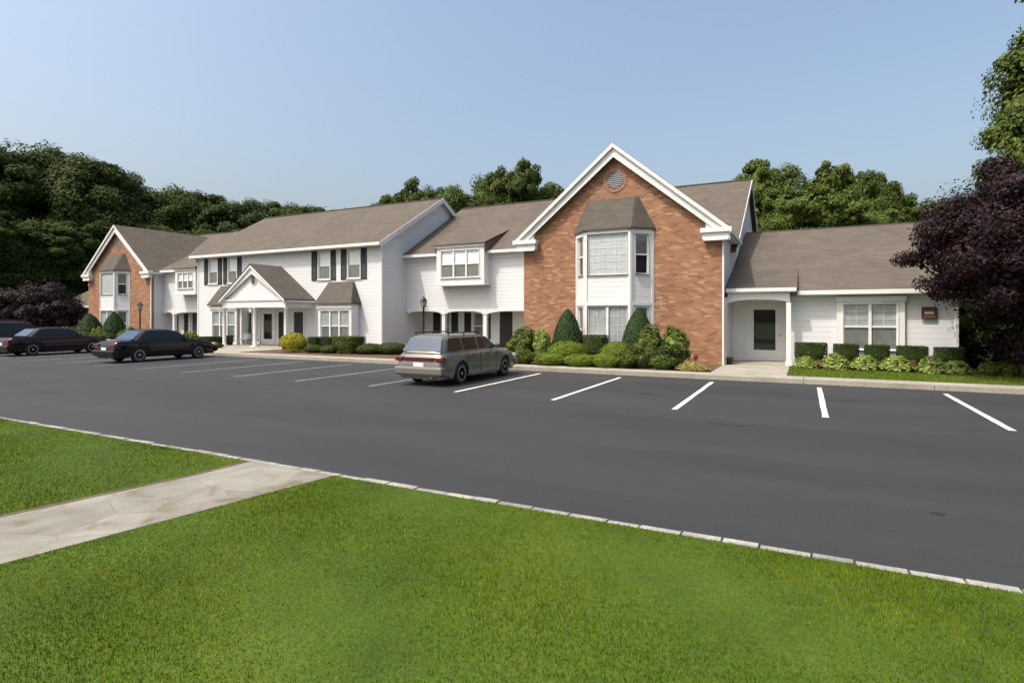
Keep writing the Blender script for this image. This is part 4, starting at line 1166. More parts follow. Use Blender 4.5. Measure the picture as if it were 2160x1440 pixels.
def ray(px): 
    u = (px-1080)/F_PX
    return -math.sin(TH)+u*math.cos(TH), math.cos(TH)+u*math.sin(TH)
def at(px, t): a, b = ray(px); return a*t, b*t
def topz(py, t): return 1.9+(667-py)/F_PX*t

# left woodland: individual trees, front row then back rows
LW = [(-90, 58, 272, 15), (30, 60, 282, 14), (115, 64, 288, 12), (195, 62, 306, 12), (262, 70, 342, 11), (318, 72, 372, 12), (385, 74, 378, 11),
      (446, 78, 402, 11), (515, 74, 404, 12), (575, 78, 408, 11), (632, 76, 415, 10), (675, 80, 432, 9)]
desc = ['tallest dark tree at the left edge of the wood', 'tall dark tree left of the far brick gable, second from the edge', 'tall dark green tree with rounded top, third from the left edge', 'tall dark tree directly left of the far gable peak',
        'dark green tree rising just right of the far gable peak', 'dark tree behind the ridge of the far brick house', 'round-topped dark tree above the far brick house ridge', 'paler loose tree behind the roof valley of the white house',
        'bushy green tree at the left end of the white house ridge', 'bushy green tree behind the white house roof, middle of three', 'green tree behind the white house roof, third from the sky gap', 'lowest rightmost tree of the left wood, next to open sky']
for i, (px, t_, py, wd) in enumerate(LW):
    x, y = at(px, t_)
    tree('forest', i, x, y, topz(py, t_), wd, desc[i], 'dark trees of the left wood')
# lower front row of dark understorey trees left of the far house
for i, (px, t_, py, wd, lb) in enumerate([(-60, 50, 430, 10, 'lower dark tree in front of the wood, beyond the left frame edge'), (20, 53, 450, 10, 'lower dark tree in front of the wood at the left edge'), (110, 56, 445, 9, 'lower dark tree in front of the wood behind the plum bush'),
                                   (200, 66, 440, 10, 'lower dark tree just behind the far brick gable'), (165, 60, 520, 8, 'low dark tree behind the small bungalow wing'), (330, 64, 460, 10, 'lower dark tree showing above the far house ridge'), (430, 64, 468, 10, 'lower dark tree left of the white house roof')]):
    x, y = at(px, t_)
    tree('forest', i+1, x, y, topz(py, t_), wd, lb, 'lower dark trees before the wood')
# dense far woodland mass behind
P = []
for k in range(46):
    x, y = at(-260+k*27, 92+random.uniform(-4, 4)); h = max(7, topz(405 + max(0, (k*27-260-100))*.12, 92))
    P.append((x, y, h*.5, 7, 7, h*.5))
me = crown_mesh('woodland', P, 900, 140000, .34, M['leaf_forest'], (.3, .5), .8, -1)
o = link_mesh('woodland', me); tag(o, 'continuous dark woodland far behind the left trees', 'woodland', kind='stuff')

for i, (px, t_, py, wd, lb) in enumerate([(835, 62, 402, 6.5, 'small tree at the left end of the clump behind the white ridge'), (905, 60, 372, 7.5, 'rounded tree behind the peak of the white house gable'), (965, 58, 362, 8.0, 'rounded tree behind the start of the middle roof'),
                                   (1030, 60, 348, 8, 'green tree above the middle roof, left of the tallest'), (1082, 58, 330, 7.5, 'tallest tree behind the middle roof'), (1140, 60, 358, 7.5, 'tree left of the brick gable slope'), (1185, 62, 386, 6.5, 'low tree touching the brick gable slope')]):
    x, y = at(px, t_)
    tree('mid', i, x, y, topz(py, t_), wd, lb, 'trees behind the middle roof')
for i, (px, t_, py, wd, lb, key) in enumerate([(1585, 50, 374, 6, 'small bright tree next to the brick house gable end', 'bright'), (1640, 52, 326, 8.6, 'bright broad tree behind the bungalow, left of the pair', 'bright'), (1765, 52, 322, 8.0, 'bright tall tree behind the bungalow, right of the pair', 'bright'),
                                   (1705, 44, 400, 8.5, 'lower bright tree just over the bungalow ridge', 'bright'), (1835, 64, 348, 8, 'darker pointed tree behind the bright pair', 'mid'), (1888, 66, 372, 5.5, 'slim dark tree near the plum tree', 'mid'), (1830, 46, 420, 7, 'lower bright tree beside the plum tree', 'bright'),
                                   (1960, 66, 402, 10, 'low distant tree left of the plum tree crown', 'mid'), (2035, 60, 396, 9, 'distant tree behind the plum tree', 'mid')]):
    x, y = at(px, t_)
    tree(key, i, x, y, topz(py, t_), wd, lb, 'trees behind the bungalow')
# big tree at the right edge
me = crown_mesh('crown', [(0, 0, 13.5, 3.9, 3.9, 4.0), (0, 0, 18, 2.9, 2.9, 3.2), (-1.4, -1, 10, 3.3, 3.3, 3), (1.6, 0, 10.5, 3.8, 3.8, 3.2), (-1.8, .5, 15, 2.0, 2.0, 1.8), (-2.4, -.6, 11.7, 2, 2, 1.6), (.5, 0, 20.5, 1.9, 1.9, 2.2)], 300, 100000, .11, M['leaf_bright'], (.2, .34))
x, y = at(2335, 27)
t = thing('broadleaf_tree', 'tall bright green tree rising at the right edge of the photo', 'tree', (x, y, -.05))
link_mesh('crown', me, t, (0, 0, -.8)); link_mesh('trunk', TR[0], t, (0, 0, 0), (1.3, 1.3, 1.6))

# purple plum tree
me = crown_mesh('crown', [(0, 0, 3.7, 2.7, 2.5, 2.1), (-1.75, -.2, 3.75, 1.75, 1.6, 1.35), (1.7, .2, 3.9, 2.3, 2.0, 2.0), (-.5, -.7, 4.7, 1.8, 1.7, 1.2), (.9, -.9, 4.9, 1.9, 1.7, 1.2), (-1.0, -.9, 3.0, 1.6, 1.4, 1.0), (1.0, -.7, 2.3, 2.0, 1.5, 1.3), (3.0, .5, 2.4, 2, 1.8, 1.8), (.5, .4, 1.5, 1.8, 1.5, 1.4)], 420, 190000, .046, M['leaf_purple'], (.18, .30), .78, -.95)
t = thing('plum_tree', 'dark purple-leaved tree overhanging the right end of the bungalow', 'tree', (6.0, 20.35, GZ-.02))
link_mesh('crown', me, t, (0, 0, 0), (1.0, 1.0, 1.0))
mb = MB(); mb.tube((0, 0, 0), (.05, .05, 1.3), .16, .12); mb.tube((.05, .05, 1.3), (-.9, -.1, 3.0), .09, .05); mb.tube((.05, .05, 1.3), (.9, .1, 3.2), .09, .05); mb.tube((.05, .05, 1.3), (.05, -.2, 3.5), .09, .04)
me = bpy.data.meshes.new('trunk'); me.from_pydata([tuple(v) for v in mb.v], [], mb.f); me.materials.append(M['bark']); link_mesh('trunk', me, t)
# dull plum bush at the far left
x, y = at(85, 46)
me = crown_mesh('crown', [(0, 0, 2.9, 3.0, 3, 2.2), (-1.4, 0, 2.3, 2.2, 2.2, 1.8), (1.5, 0, 2.4, 2.0, 2, 1.7)], 110, 26000, .10, M['leaf_dullpurple'])
t = thing('plum_tree', 'dull purple bushy tree in the shade at the far left', 'tree', (x, y, -.05))
link_mesh('crown', me, t, (0, 0, 0), (.88, .88, .9)); link_mesh('trunk', TR[1], t, (0, 0, 0), (.5, .5, .3))
# dark evergreens behind the right end of the bungalow
for i, (x, y, h, wd, lb) in enumerate([(7.8, 24.6, 4.2, 3.8, 'dark evergreen in the shade behind the plum tree'), (10.5, 23.5, 5, 4.4, 'dark evergreen at the right edge behind the plum tree'), (6.4, 27.5, 4.6, 4, 'dark evergreen behind the corner of the bungalow')]):
    t = thing('evergreen_bush', lb, 'bush', (x, y, -.05), 0, 'evergreens beyond the bungalow')
    if i == 0: EV = crown_mesh('foliage', [(0, 0, 2.2, 1.8, 1.8, 2.2), (-.6, 0, 1.3, 1.5, 1.5, 1.3), (.7, .2, 1.5, 1.4, 1.4, 1.5)], 80, 20000, .075, M['leaf_hedge'], core=.8, low=-1)
    link_mesh('foliage', EV, t, (0, 0, 0), (wd/3.8, wd/3.8, h/4.4), i*1.3)
    MBt = MB().tube((x, y, -.1), (x, y, .9), .1, .07); MBt.build('stem', M['bark'], t)

# ---- shrubs
def shrub_mesh(kind, n, lsize, mat):
    """unit shrubs: width 1 (radius .5), height 1"""
    if kind == 'cone':
        h = RNG.uniform(0, 1, n)**1.15; a = RNG.uniform(0, 2*PI, n)
        r = .5*(1-h**2.1)**.72*np.where(h < .12, .75+2*h, 1)*RNG.uniform(.9, 1.06, n)
        P = np.stack([r*np.cos(a), r*np.sin(a), h], 1); Nn = np.stack([np.cos(a), np.sin(a), np.full(n, .4)], 1)
        prof = [(.36, 0.0), (.45, .1), (.40, .35), (.29, .6), (.13, .85), (.02, .93)]
    elif kind == 'box':
        f = RNG.uniform(0, 1, n); a = RNG.uniform(0, 2*PI, n)
        cx, sy = np.cos(a), np.sin(a); m_ = (np.abs(cx)**5+np.abs(sy)**5)**(-.2)
        top = f < .4
        rr = np.where(top, np.sqrt(RNG.uniform(0, 1, n)), 1)*.5
        z = np.where(top, 1, RNG.uniform(.0, 1, n))
        k = np.where(z < .5, .62+.76*z, 1)
        P = np.stack([rr*m_*cx*k, rr*m_*sy*k, z], 1)+RNG.normal(size=(n, 3))*.012
        Nn = np.where(top[:, None], np.array([0, 0, 1.0]), np.stack([cx, sy, np.full(n, .1)], 1))
        prof = [(.26, .0), (.36, .4), (.44, .6), (.46, .94), (.02, .95)]
    elif kind == 'mound':
        d = unit_rand(n*2); d = d[d[:, 2] > -.25][:n]; n = len(d)
        lump = 1+.05*np.sin(d[:, 0]*9)*np.cos(d[:, 1]*8)
        P = d*np.array([.5, .5, .55])*(lump*RNG.uniform(.93, 1.04, n))[:, None]+np.array([0, 0, .44]); Nn = d
        prof = [(.38, .1), (.45, .35), (.42, .6), (.28, .8), (.02, .9)]
    elif kind == 'loose':
        cs = unit_rand(60); cs = cs[cs[:, 2] > -.4]; cs = cs*RNG.uniform(.55, .98, len(cs))[:, None]*np.array([.42, .42, .42])+np.array([0, 0, .5])
        idx = RNG.integers(0, len(cs), n); u = unit_rand(n)
        P = cs[idx]+u*.13*RNG.uniform(.5, 1.15, n)[:, None]; Nn = u+np.array([0, 0, .5])
        prof = [(.2, .02), (.34, .3), (.34, .6), (.2, .78), (.02, .84)]
    elif kind == 'hosta':
        a = RNG.uniform(0, 2*PI, n); r = .5*np.sqrt(RNG.uniform(0.02, 1, n)); z = .85*(1-(r/.5)**2*.75)+RNG.normal(size=n)*.06
        P = np.stack([r*np.cos(a), r*np.sin(a), np.abs(z)], 1); Nn = np.stack([np.cos(a)*r*2, np.sin(a)*r*2, np.full(n, .9)], 1)
        prof = [(.3, .0), (.36, .1), (.25, .45), (.02, .6)]
    V = leaves_at(P, Nn, lsize)
    # inner body so that nothing shows through
    k = 16; q = []
    for j in range(len(prof)-1):
        (r0, z0), (r1, z1) = prof[j], prof[j+1]
        for i in range(k):
            a0, a1 = 2*PI*i/k, 2*PI*(i+1)/k
            def mm(a):
                return (abs(math.cos(a))**5+abs(math.sin(a))**5)**(-.2) if kind == 'box' else 1
            q += [(r0*mm(a0)*math.cos(a0), r0*mm(a0)*math.sin(a0), z0), (r0*mm(a1)*math.cos(a1), r0*mm(a1)*math.sin(a1), z0), (r1*mm(a1)*math.cos(a1), r1*mm(a1)*math.sin(a1), z1), (r1*mm(a0)*math.cos(a0), r1*mm(a0)*math.sin(a0), z1)]
    V = np.concatenate([V, np.array(q)])
    return np_mesh('foliage', V, 4, mat)
SH = {}
def shrub(kind, mat, x0p, x1p, ytop, ybase, Y, label, name='shrub', cat='shrub', group=None, n=2600, ls=.035, dep=None, zb=None):
    if kind in ('mound', 'box', 'cone'): n, ls = int(n*2.2), ls*.68
    elif kind == 'loose': n, ls = int(n*1.8), ls*.75
    """placed by where it stands: depth Y, spanning the given bearings"""
    (a0, b0), (a1, b1) = ray(x0p), ray(x1p)
    xa, xb = a0*Y/b0, a1*Y/b1
    am, bm_ = ray((x0p+x1p)/2); t = Y/bm_
    x = a0*0+(xa+xb)/2; wd = abs((x1p-x0p)/F_PX*t)
    z1 = 1.9+(667-ytop)/F_PX*t
    zb = GZ-.03 if zb is None else zb
    key = (kind, mat, n, ls)
    if key not in SH: SH[key] = shrub_mesh(kind, n, ls, M[mat])
    o = thing(name, label, cat, (x, Y, zb), 0, group)
    h = max(.15, z1-zb)
    link_mesh('foliage', SH[key], o, (0, 0, 0), (wd, dep or wd, h), random.uniform(0, .0 if kind == 'box' else 6.28) if not dep else 0)
    s = MB(); s.tube((x, Y, zb-.02), (x, Y, zb+h*.3), .025, .02, 8); s.build('stem', M['bark'], o)
    return o
g = 'shrubs in front of the near brick gable'
shrub('cone', 'leaf_yew', 1163, 1233, 652, 0, 20.9, 'dense dark green cone shrub left of the bay window', 'conical_shrub', group='clipped cone shrubs', n=6000, ls=.030)
shrub('cone', 'leaf_yew', 1310, 1386, 650, 0, 20.9, 'dense dark green cone shrub right of the bay window', 'conical_shrub', group='clipped cone shrubs', n=6000, ls=.030)
shrub('loose', 'leaf_shrub', 1064, 1142, 690, 0, 20.6, 'loose dark green bush at the left end of the bed, by the wagon nose', group=g, n=4200, ls=.045)
shrub('loose', 'leaf_hosta', 1122, 1168, 692, 0, 20.3, 'pale leggy light green bush left of the cone shrub', group=g, n=1800, ls=.05)
shrub('mound', 'leaf_lime', 1155, 1240, 719, 0, 19.95, 'bright green clipped mound below the left cone', 'mound_shrub', group='bright clipped mounds', n=3600, ls=.034)
shrub('mound', 'leaf_lime', 1266, 1336, 721, 0, 19.95, 'bright green clipped mound below the right cone', 'mound_shrub', group='bright clipped mounds', n=3600, ls=.034)
shrub('box', 'leaf_olive', 1234, 1280, 708, 0, 20.8, 'squared olive bush under the bay window', group=g, n=3000, ls=.035)
shrub('loose', 'leaf_shrub', 1335, 1402, 684, 0, 20.2, 'large leafy bush against the right cone shrub', group=g, n=4200, ls=.045)
shrub('loose', 'leaf_shrub', 1388, 1458, 690, 0, 20.25, 'large leafy bush at the right end of the bed', group=g, n=4200, ls=.045)
shrub('loose', 'leaf_hedge', 1366, 1450, 716, 0, 20.15, 'dark low bush beneath the large leafy bushes', group=g, n=3000, ls=.045)
for i, (a, b, tp, Y, lb, mt) in enumerate([(1075, 1135, 736, 19.35, 'low green bush at the left front corner of the bed', 'leaf_shrub'), (1128, 1200, 744, 19.3, 'low lime groundcover below the left mound', 'leaf_lime'), (1190, 1262, 746, 19.3, 'low lime groundcover between the two mounds', 'leaf_lime'),
                                   (1248, 1310, 744, 19.3, 'low lime groundcover left of the front green bush', 'leaf_lime'), (1288, 1352, 738, 19.4, 'leafy green bush in front of the right mound', 'leaf_shrub'), (1336, 1372, 742, 19.5, 'small olive bush behind the front edge', 'leaf_olive'), (1368, 1428, 746, 19.35, 'leafy green bush near the straw groundcover', 'leaf_shrub')]):
    shrub('mound' if mt == 'leaf_lime' else 'loose', mt, a, b, tp, 0, Y, lb, 'low_shrub', group=g, n=2200, ls=.05)
shrub('hosta', 'leaf_straw', 1425, 1497, 762, 0, 19.5, 'flat straw yellow groundcover by the entrance path', 'groundcover', 'groundcover', n=1500, ls=.04)
# bungalow bed
hb = ['first clipped dark hedge block beside the porch post', 'clipped dark hedge block left of the window pair', 'clipped dark hedge block centred under the window pair', 'clipped dark hedge block right of the window pair', 'last clipped dark hedge block near the bungalow corner']
for (a, b, tp), lb in zip([(1675, 1747, 724), (1756, 1814, 727), (1822, 1878, 729), (1892, 1957, 731), (1972, 2034, 734)], hb):
    shrub('box', 'leaf_hedge', a+6, b-7, tp, 0, 22.5, lb, 'hedge_block', 'hedge', 'clipped hedge blocks along the bungalow', 3400, .034, dep=.75)
hs = ['variegated hosta nearest the porch post', 'yellow-green hosta, second from the porch', 'yellow-green hosta under the middle hedge block', 'yellow-green hosta, fourth from the porch', 'large yellow-green hosta near the bungalow corner', 'low hosta spilling right beside the large one']
for (a, b, tp), lb in zip([(1675, 1722, 748), (1732, 1790, 742), (1796, 1852, 745), (1858, 1922, 746), (1938, 1995, 747), (1985, 2048, 757)], hs):
    shrub('hosta', 'leaf_hosta', a, b, tp, 0, 21.75, lb, 'hosta', 'hosta', 'hostas in front of the clipped hedges', 620, .075)
for (a, b, tp), lb in zip([(1716, 1740, 757), (1780, 1800, 760), (1844, 1866, 760), (1914, 1936, 758)], ['reddish plant between the first two hostas', 'reddish plant between the second and third hosta', 'reddish plant between the third and fourth hosta', 'reddish plant left of the large hosta']):
    shrub('loose', 'leaf_rusty', a, b, tp, 0, 21.9, lb, 'red_plant', 'plant', 'reddish plants between the hostas', 700, .06)
for (a, b, tp), lb in zip([(2068, 2112, 760), (2106, 2152, 756), (2140, 2200, 748)], ['dim green plant under the plum tree, left of three', 'dim green plant under the plum tree, middle of three', 'leafy green plant at the right edge under the plum tree']):
    shrub('loose', 'leaf_shrub', a, b, tp, 0, 21.3, lb, 'low_shrub', group='plants under the plum tree', n=1500, ls=.06)
# white house bed
shrub('mound', 'leaf_yellow', 592, 647, 702, 0, 20.6, 'round golden yellow bush right of the portico', 'golden_shrub', n=3400, ls=.04)
g = 'shrubs before the white house bay'
shrub('box', 'leaf_hedge', 652, 682, 711, 0, 22.3, 'small dark hedge block left of the bay window', 'hedge_block', 'hedge', g, 2000, .04)
shrub('box', 'leaf_hedge', 680, 712, 711, 0, 22.3, 'small dark hedge block under the bay window', 'hedge_block', 'hedge', g, 2000, .04)
shrub('mound', 'leaf_olive', 643, 682, 727, 0, 20.6, 'low olive mound beside the golden bush', group=g, n=1800, ls=.05)
shrub('mound', 'leaf_olive', 676, 714, 728, 0, 20.6, 'low olive mound left of the green round bush', group=g, n=1800, ls=.05)
shrub('box', 'leaf_shrub', 709, 764, 710, 0, 21.0, 'rounded mid-green clipped bush at the bay corner', group=g, n=3000, ls=.04)
shrub('mound', 'leaf_olive', 752, 812, 724, 0, 21.2, 'low spreading dark bush before the white corner', group=g, n=2600, ls=.04)
shrub('mound', 'leaf_olive', 795, 858, 722, 0, 21.6, 'low spreading dark bush behind the wagon tail', group=g, n=2600, ls=.04)
g = 'shrubs left of the portico'
shrub('box', 'leaf_hedge', 424, 470, 710, 0, 22.2, 'dark hedge block under the left bay window', 'hedge_block', 'hedge', g, 2400, .04)
shrub('mound', 'leaf_olive', 436, 470, 722, 0, 20.8, 'small round bush beside the black sedan nose', group=g, n=1600, ls=.05)
shrub('loose', 'leaf_lime', 350, 386, 696, 0, 22.4, 'bright bush before the narrow white house, left one', group=g, n=1800, ls=.06)
shrub('loose', 'leaf_lime', 380, 418, 697, 0, 22.4, 'bright bush before the narrow white house, right one', group=g, n=1800, ls=.06)
g = 'shrubs before the far brick gable'
shrub('cone', 'leaf_yew', 164, 216, 662, 0, 22.3, 'cone shrub at the left corner of the far brick gable', 'conical_shrub', group=g, n=3600, ls=.045)
shrub('cone', 'leaf_yew', 218, 264, 658, 0, 22.3, 'cone shrub in front of the far bay window', 'conical_shrub', group=g, n=3600, ls=.045)
shrub('loose', 'leaf_lime', 194, 224, 688, 0, 21.2, 'lime bush between the two far cone shrubs', group=g, n=1500, ls=.07)
shrub('loose', 'leaf_shrub', 252, 292, 688, 0, 21.4, 'pale green bush right of the far cone shrubs', group=g, n=1500, ls=.07)
shrub('mound', 'leaf_olive', 150, 196, 699, 0, 21.0, 'low dark mound behind the maroon sedan', group=g, n=1400, ls=.06)
shrub('mound', 'leaf_olive', 190, 240, 700, 0, 21.0, 'low dark mound between the two sedans', group=g, n=1400, ls=.06)
shrub('mound', 'leaf_shrub', 285, 330, 697, 0, 21.2, 'low green mound beside the far lamp post', group=g, n=1400, ls=.06)

# ------------------------------------------------------------------ cars
def interp(tab, y):
    for (a, b), (c, d) in zip(tab[:-1], tab[1:]):
        if a <= y <= c:
            u = (y-a)/(c-a); u = u*u*(3-2*u)*.5+u*.5
            return b+(d-b)*u
    return tab[-1][1] if y > tab[-1][0] else tab[0][1]

def car(kind, label, cx, yr_, paint, lower_paint=None, glass='car_glass', rear_glass=None, name='parked_car', tall=None):
    L_ = 4.62; W = 1.64; H = 1.38 if kind == 'wagon' else 1.35
    if tall: H = tall
    t = thing(name, label, 'car', (cx, yr_, 0), 0, 'cars parked nose to the kerb')
    def P(x, y, z): return (cx+x, yr_+y, z)
    if kind == 'wagon': top = [(0, .60), (.04, .74), (.12, .88), (.5, .92), (3.35, .93), (3.6, .89), (4.3, .74), (4.52, .62), (4.62, .48)]
    else: top = [(0, .62), (.05, .78), (.14, .88), (.8, .93), (3.3, .92), (3.6, .87), (4.3, .73), (4.52, .62), (4.62, .48)]
    rw, fw = .98, 3.66; RA = .365; zc = .30
    st = sorted(set([0, .02, .05, .1, .16, .25, .35, .45, .55]+[rw+RA*math.sin(a) for a in np.linspace(-PI/2, PI/2, 15)]+list(np.linspace(1.45, 3.2, 9))+[fw+RA*math.sin(a) for a in np.linspace(-PI/2, PI/2, 15)]+[4.12, 4.25, 4.38, 4.48, 4.55, 4.6, 4.62]))
    rows = []
    for y in st:
        e = abs(y-L_/2)/(L_/2); w_ = W/2*(1-.14*e**7)
        zb = .20 if .35 < y < L_-.35 else (.27)
        for wc in (rw, fw):
            if abs(y-wc) <= RA: zb = max(zb, zc+math.sqrt(max(0, RA**2-(y-wc)**2)))
        zt = interp(top, y)
        zs = min(max(zb+.01, .34), zt-.1)
        rows.append([(w_*.965, zb), (w_*.99, max(zb+.004, min(.34, zt-.2))), (w_, max(zb+.008, min(.52, zt-.14))), (w_*.99, max(zb+.012, zt-.17)), (w_*.965, max(zb+.016, zt-.06)), (w_*.90, zt-.008), (w_*.6, zt+.012), (0, zt+.02)])
    m = len(rows[0]); full = []
    for y, r_ in zip(st, rows):
        full.append([P(-x, y, z) for x, z in r_]+[P(x, y, z) for x, z in r_[::-1][1:]])
    k = 2*m-1
    body = MB(); pts = [p for r_ in full for p in r_]; fc = []
    doors = {1: [], -1: []}
    for i in range(len(st)-1):
        for j in range(k-1): fc.append([i*k+j, i*k+j+1, (i+1)*k+j+1, (i+1)*k+j])
    fc.append(list(range(k))); fc.append([(len(st)-1)*k+j for j in range(k)])
    # floor pan
    body.add(pts, fc)
    for a, b in ((.1, rw-RA-.02), (rw+RA+.02, fw-RA-.02), (fw+RA+.02, L_-.1)):
        body.box(cx-W*.40, cx+W*.40, yr_+a, yr_+b, .19, .30)
    bo = body.build('body', paint, t, True)
    md = bo.modifiers.new('split', 'EDGE_SPLIT'); md.split_angle = R(38)
    for wc in (rw, fw): MB().box(cx-W*.46, cx+W*.46, yr_+wc-RA, yr_+wc+RA, .28, .66).build('wheel_well', M['black_plastic'], t)
    # greenhouse
    zb_, zt_ = .90, H
    if kind == 'wagon': yb0, yb1, yt0, yt1 = .10, 3.38, .42, 2.50
    else: yb0, yb1, yt0, yt1 = .72, 3.38, 1.32, 2.48
    def ext(z):
        u = (z-zb_)/(zt_-zb_); return yb0+(yt0-yb0)*u, yb1+(yt1-yb1)*u, W/2*(.93-.19*u)
    lev = [zb_, zb_+.1, zb_+.2, zt_-.16, zt_-.07, zt_-.03, zt_-.01, zt_]
    ins = [0, 0, 0, 0, .004, .03, .09, .2]
    gh = MB(); n = 32; gp = []
    for z, i_ in zip(lev, ins):
        y0, y1, hw = ext(z); y0 += i_; y1 -= i_; hw -= i_
        rc = .10
        for q in range(n):
            a = 2*PI*q/n+PI/n; c_, s_ = math.cos(a), math.sin(a)
            mm = (abs(c_)**8+abs(s_)**8)**(-1/8)
            gp.append(P(hw*c_*mm, (y0+y1)/2+(y1-y0)/2*s_*mm, z+(.012 if z > zt_-.005 else 0)))
    gf = [[a*n+q, a*n+(q+1) % n, (a+1)*n+(q+1) % n, (a+1)*n+q] for a in range(len(lev)-1) for q in range(n)]+[[(len(lev)-1)*n+q for q in range(n)]]
    gh.add(gp, gf); gho = gh.build('roof', paint, t, True)
    md = gho.modifiers.new('split', 'EDGE_SPLIT'); md.split_angle = R(40)
    # side glass
    za, zg = .945, H-.085
    ya0, ya1, _ = ext(za); yg0, yg1, _ = ext(zg)
    if kind == 'wagon': cuts = [(ya0+.16, 1.12, yg0+.14, 1.12), (1.19, 1.98, 1.19, 1.98), (2.05, ya1-.13, 2.05, yg1-.06)]
    else: cuts = [(ya0+.30, 1.98, yg0+.14, 1.98), (2.05, ya1-.13, 2.05, yg1-.06)]
    for s in (-1, 1):
        for (a0, a1, b0, b1) in cuts:
            q = MB(); nn = 4; ptl = []
            for i in range(nn+1):
                z = za+(zg-za)*i/nn; u = i/nn; hw = ext(z)[2]+.007
                ptl += [P(s*hw, a0+(b0-a0)*u, z), P(s*hw, a1+(b1-a1)*u, z)]
            q.add(ptl, [[2*i, 2*i+1, 2*i+3, 2*i+2] for i in range(nn)]); q.build('side_window', M[glass], t)
    for nm, fr_, gm in (('rear_window', 0, rear_glass or glass), ('windscreen', 1, glass)):
        q = MB(); ptl = []; nn = 4; z0_, z1_ = .95, H-.07
        for i in range(nn+1):
            z = z0_+(z1_-z0_)*i/nn; e = ext(z); y = e[fr_]+(-.008 if fr_ == 0 else .008); hw = e[2]-.11
            ptl += [P(-hw, y, z), P(hw, y, z)]
        q.add(ptl, [[2*i, 2*i+1, 2*i+3, 2*i+2] for i in range(nn)]); q.build(nm, M[gm], t)
    # bumpers
    for (a, b, nm) in ((-.07, .16, 'rear_bumper'), (L_-.16, L_+.05, 'front_bumper')):
        q = MB(); q.box(cx-W*.485, cx+W*.485, yr_+a, yr_+b, .30, .53); q.build(nm, lower_paint or paint, t, bevel=.05)
    for s in (-1, 1):
        if kind == 'wagon':
            x0, x1 = sorted((s*W*.33, s*W*.482)); MB().box(cx+x0, cx+x1, yr_-.012, yr_+.16, .67, .79).build('tail_light', M['red_light'], t, bevel=.02)
        else:
            x0, x1 = sorted((s*W*.22, s*W*.47)); MB().box(cx+x0, cx+x1, yr_-.012, yr_+.14, .64, .78).build('tail_light', M['red_light'], t, bevel=.02)
        x0, x1 = sorted((s*W*.24, s*W*.46)); MB().box(cx+x0, cx+x1, yr_+L_-.12, yr_+L_+.012, .56, .68).build('headlight', M['lamp_glass'], t, bevel=.02)
        x0, x1 = sorted((s*W*.47, s*W*.575)); MB().box(cx+x0, cx+x1, yr_+2.98, yr_+3.1, .93, 1.05).build('mirror', M['black_plastic'], t, bevel=.03)
        for yy in (1.62, 2.52): x0, x1 = sorted((s*W*.494, s*W*.508)); MB().box(cx+x0, cx+x1, yr_+yy-.09, yr_+yy+.06, .79, .82).build('door_handle', M['black_plastic'], t)
        for yy in (1.30, 2.02, 3.02):
            x0, x1 = sorted((s*W*.489, s*W*.5015)); MB().box(cx+x0, cx+x1, yr_+yy-.005, yr_+yy+.005, .32, .84).build('door_seam', M['black_plastic'], t)
        x0, x1 = sorted((s*W*.49, s*W*.508)); MB().box(cx+x0, cx+x1, yr_+1.45, yr_+3.18, .46, .51).build('rubbing_strip', lower_paint or M['black_plastic'], t)
        if kind == 'wagon':
            q = MB(); xr_ = s*W*.335
            q.tube(P(xr_, .62, H+.055), P(xr_, 2.35, H+.055), .018, n=8)
            for yy in (.65, 1.5, 2.3): q.tube(P(xr_, yy, H-.03), P(xr_, yy, H+.055), .02, n=8)
            q.build('roof_rail', M['black_plastic'], t)
    if kind == 'wagon':
        MB().box(cx-W*.30, cx+W*.30, yr_-.006, yr_+.1, .68, .78).build('tailgate_panel', M['red_panel'], t)
    MB().box(cx-.17, cx+.17, yr_-.012, yr_+.06, .535, .64).build('number_plate', M['plate'], t)
    MB().tube(P(.45, -.05, .24), P(.45, .3, .26), .03, n=10).build('exhaust', M['chrome'], t)
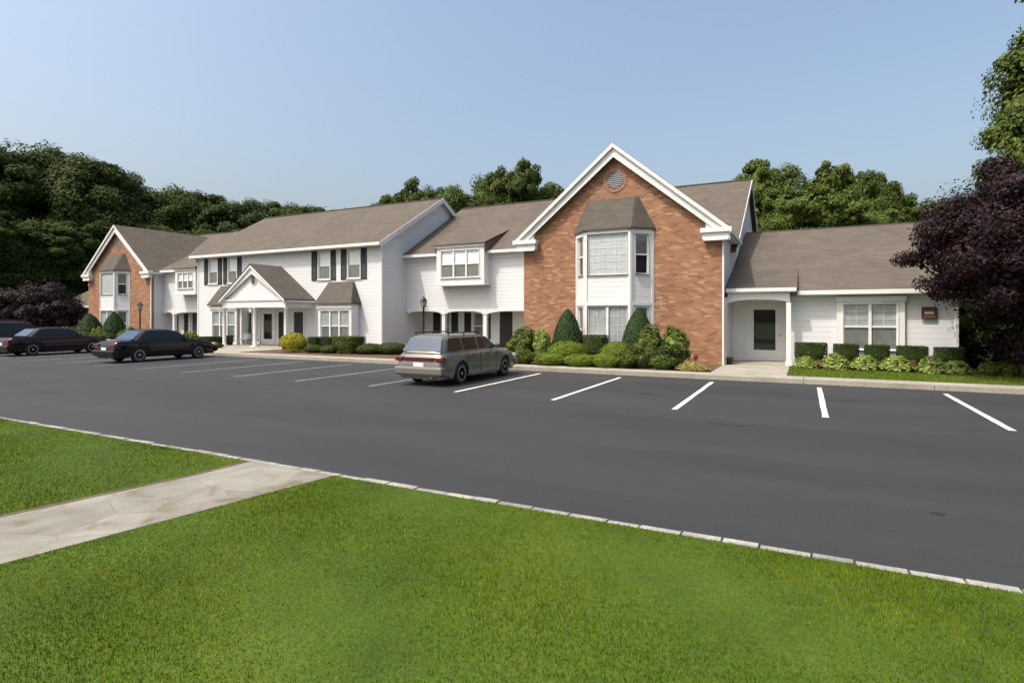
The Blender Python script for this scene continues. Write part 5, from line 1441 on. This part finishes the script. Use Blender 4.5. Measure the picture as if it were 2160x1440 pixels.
    for s in (-1, 1):
        for yy in (rw, fw):
            x = s*(W/2-.115); o_ = .095
            wl = MB().lathe([(.20, -o_), (.285, -o_), (.305, -o_+.03), (.305, o_-.03), (.285, o_), (.20, o_)], P(x, yy, .305), 28, 'x')
            wo = wl.build('wheel', M['tyre'], t, True)
            md = wo.modifiers.new('split', 'EDGE_SPLIT'); md.split_angle = R(35)
            rm = MB(); xo = x+s*(o_-.012)
            rm.lathe([(.195, -.006), (.205, s*.012), (.18, s*.014), (.175, -.0)], P(xo, yy, .305), 24, 'x')
            rm.lathe([(.03, -.01), (.05, s*.016), (.02, s*.02)], P(xo, yy, .305), 12, 'x')
            for q in range(7):
                a = 2*PI*q/7
                d = Vector((0, math.cos(a), math.sin(a))); e_ = Vector((0, -math.sin(a), math.cos(a)))
                c0 = Vector(P(xo, yy, .305))
                rm.slab([c0+d*.04+e_*.03, c0+d*.19+e_*.042, c0+d*.19-e_*.042, c0+d*.04-e_*.03], (s*.012, 0, 0))
            rm.lathe([(.19, -.03*s), (.19, -.025*s)], P(xo, yy, .305), 24, 'x')
            rm.build('rim', M['rim'], wo)
    t.scale = (1, .965, 1)
    return t
def paint(name, col, rough=.14, metal=.0): return plain(name, col, rough, metal, spec=.4)
M['red_panel'] = plain('tailgate_red', (.06, .015, .022), .25, coat=.3)
car('wagon', 'tan station wagon with roof rails parked in front of the set-back white house', -9.33, 12.62, paint('tan_paint', (.19, .183, .168), .22, .5), paint('tan_bumper', (.16, .152, .135), .4, .3), 'car_glass', 'car_glass_pale', 'station_wagon')
car('sedan', 'black four-door sedan parked left of the portico', -25.2, 12.95, paint('black_paint', (.004, .005, .007)), None, 'car_glass', 'car_glass_pale', 'sedan')
car('sedan', 'dark maroon sedan parked second from the left edge', -33.9, 12.95, paint('maroon_paint', (.012, .004, .006)), None, 'car_glass', 'car_glass_pale', 'sedan')
car('wagon', 'dark red hatchback cut off by the left edge of the photo', -36.9, 12.7, paint('red_paint', (.03, .006, .009)), None, 'car_glass', 'car_glass_pale', 'hatchback', 1.62)
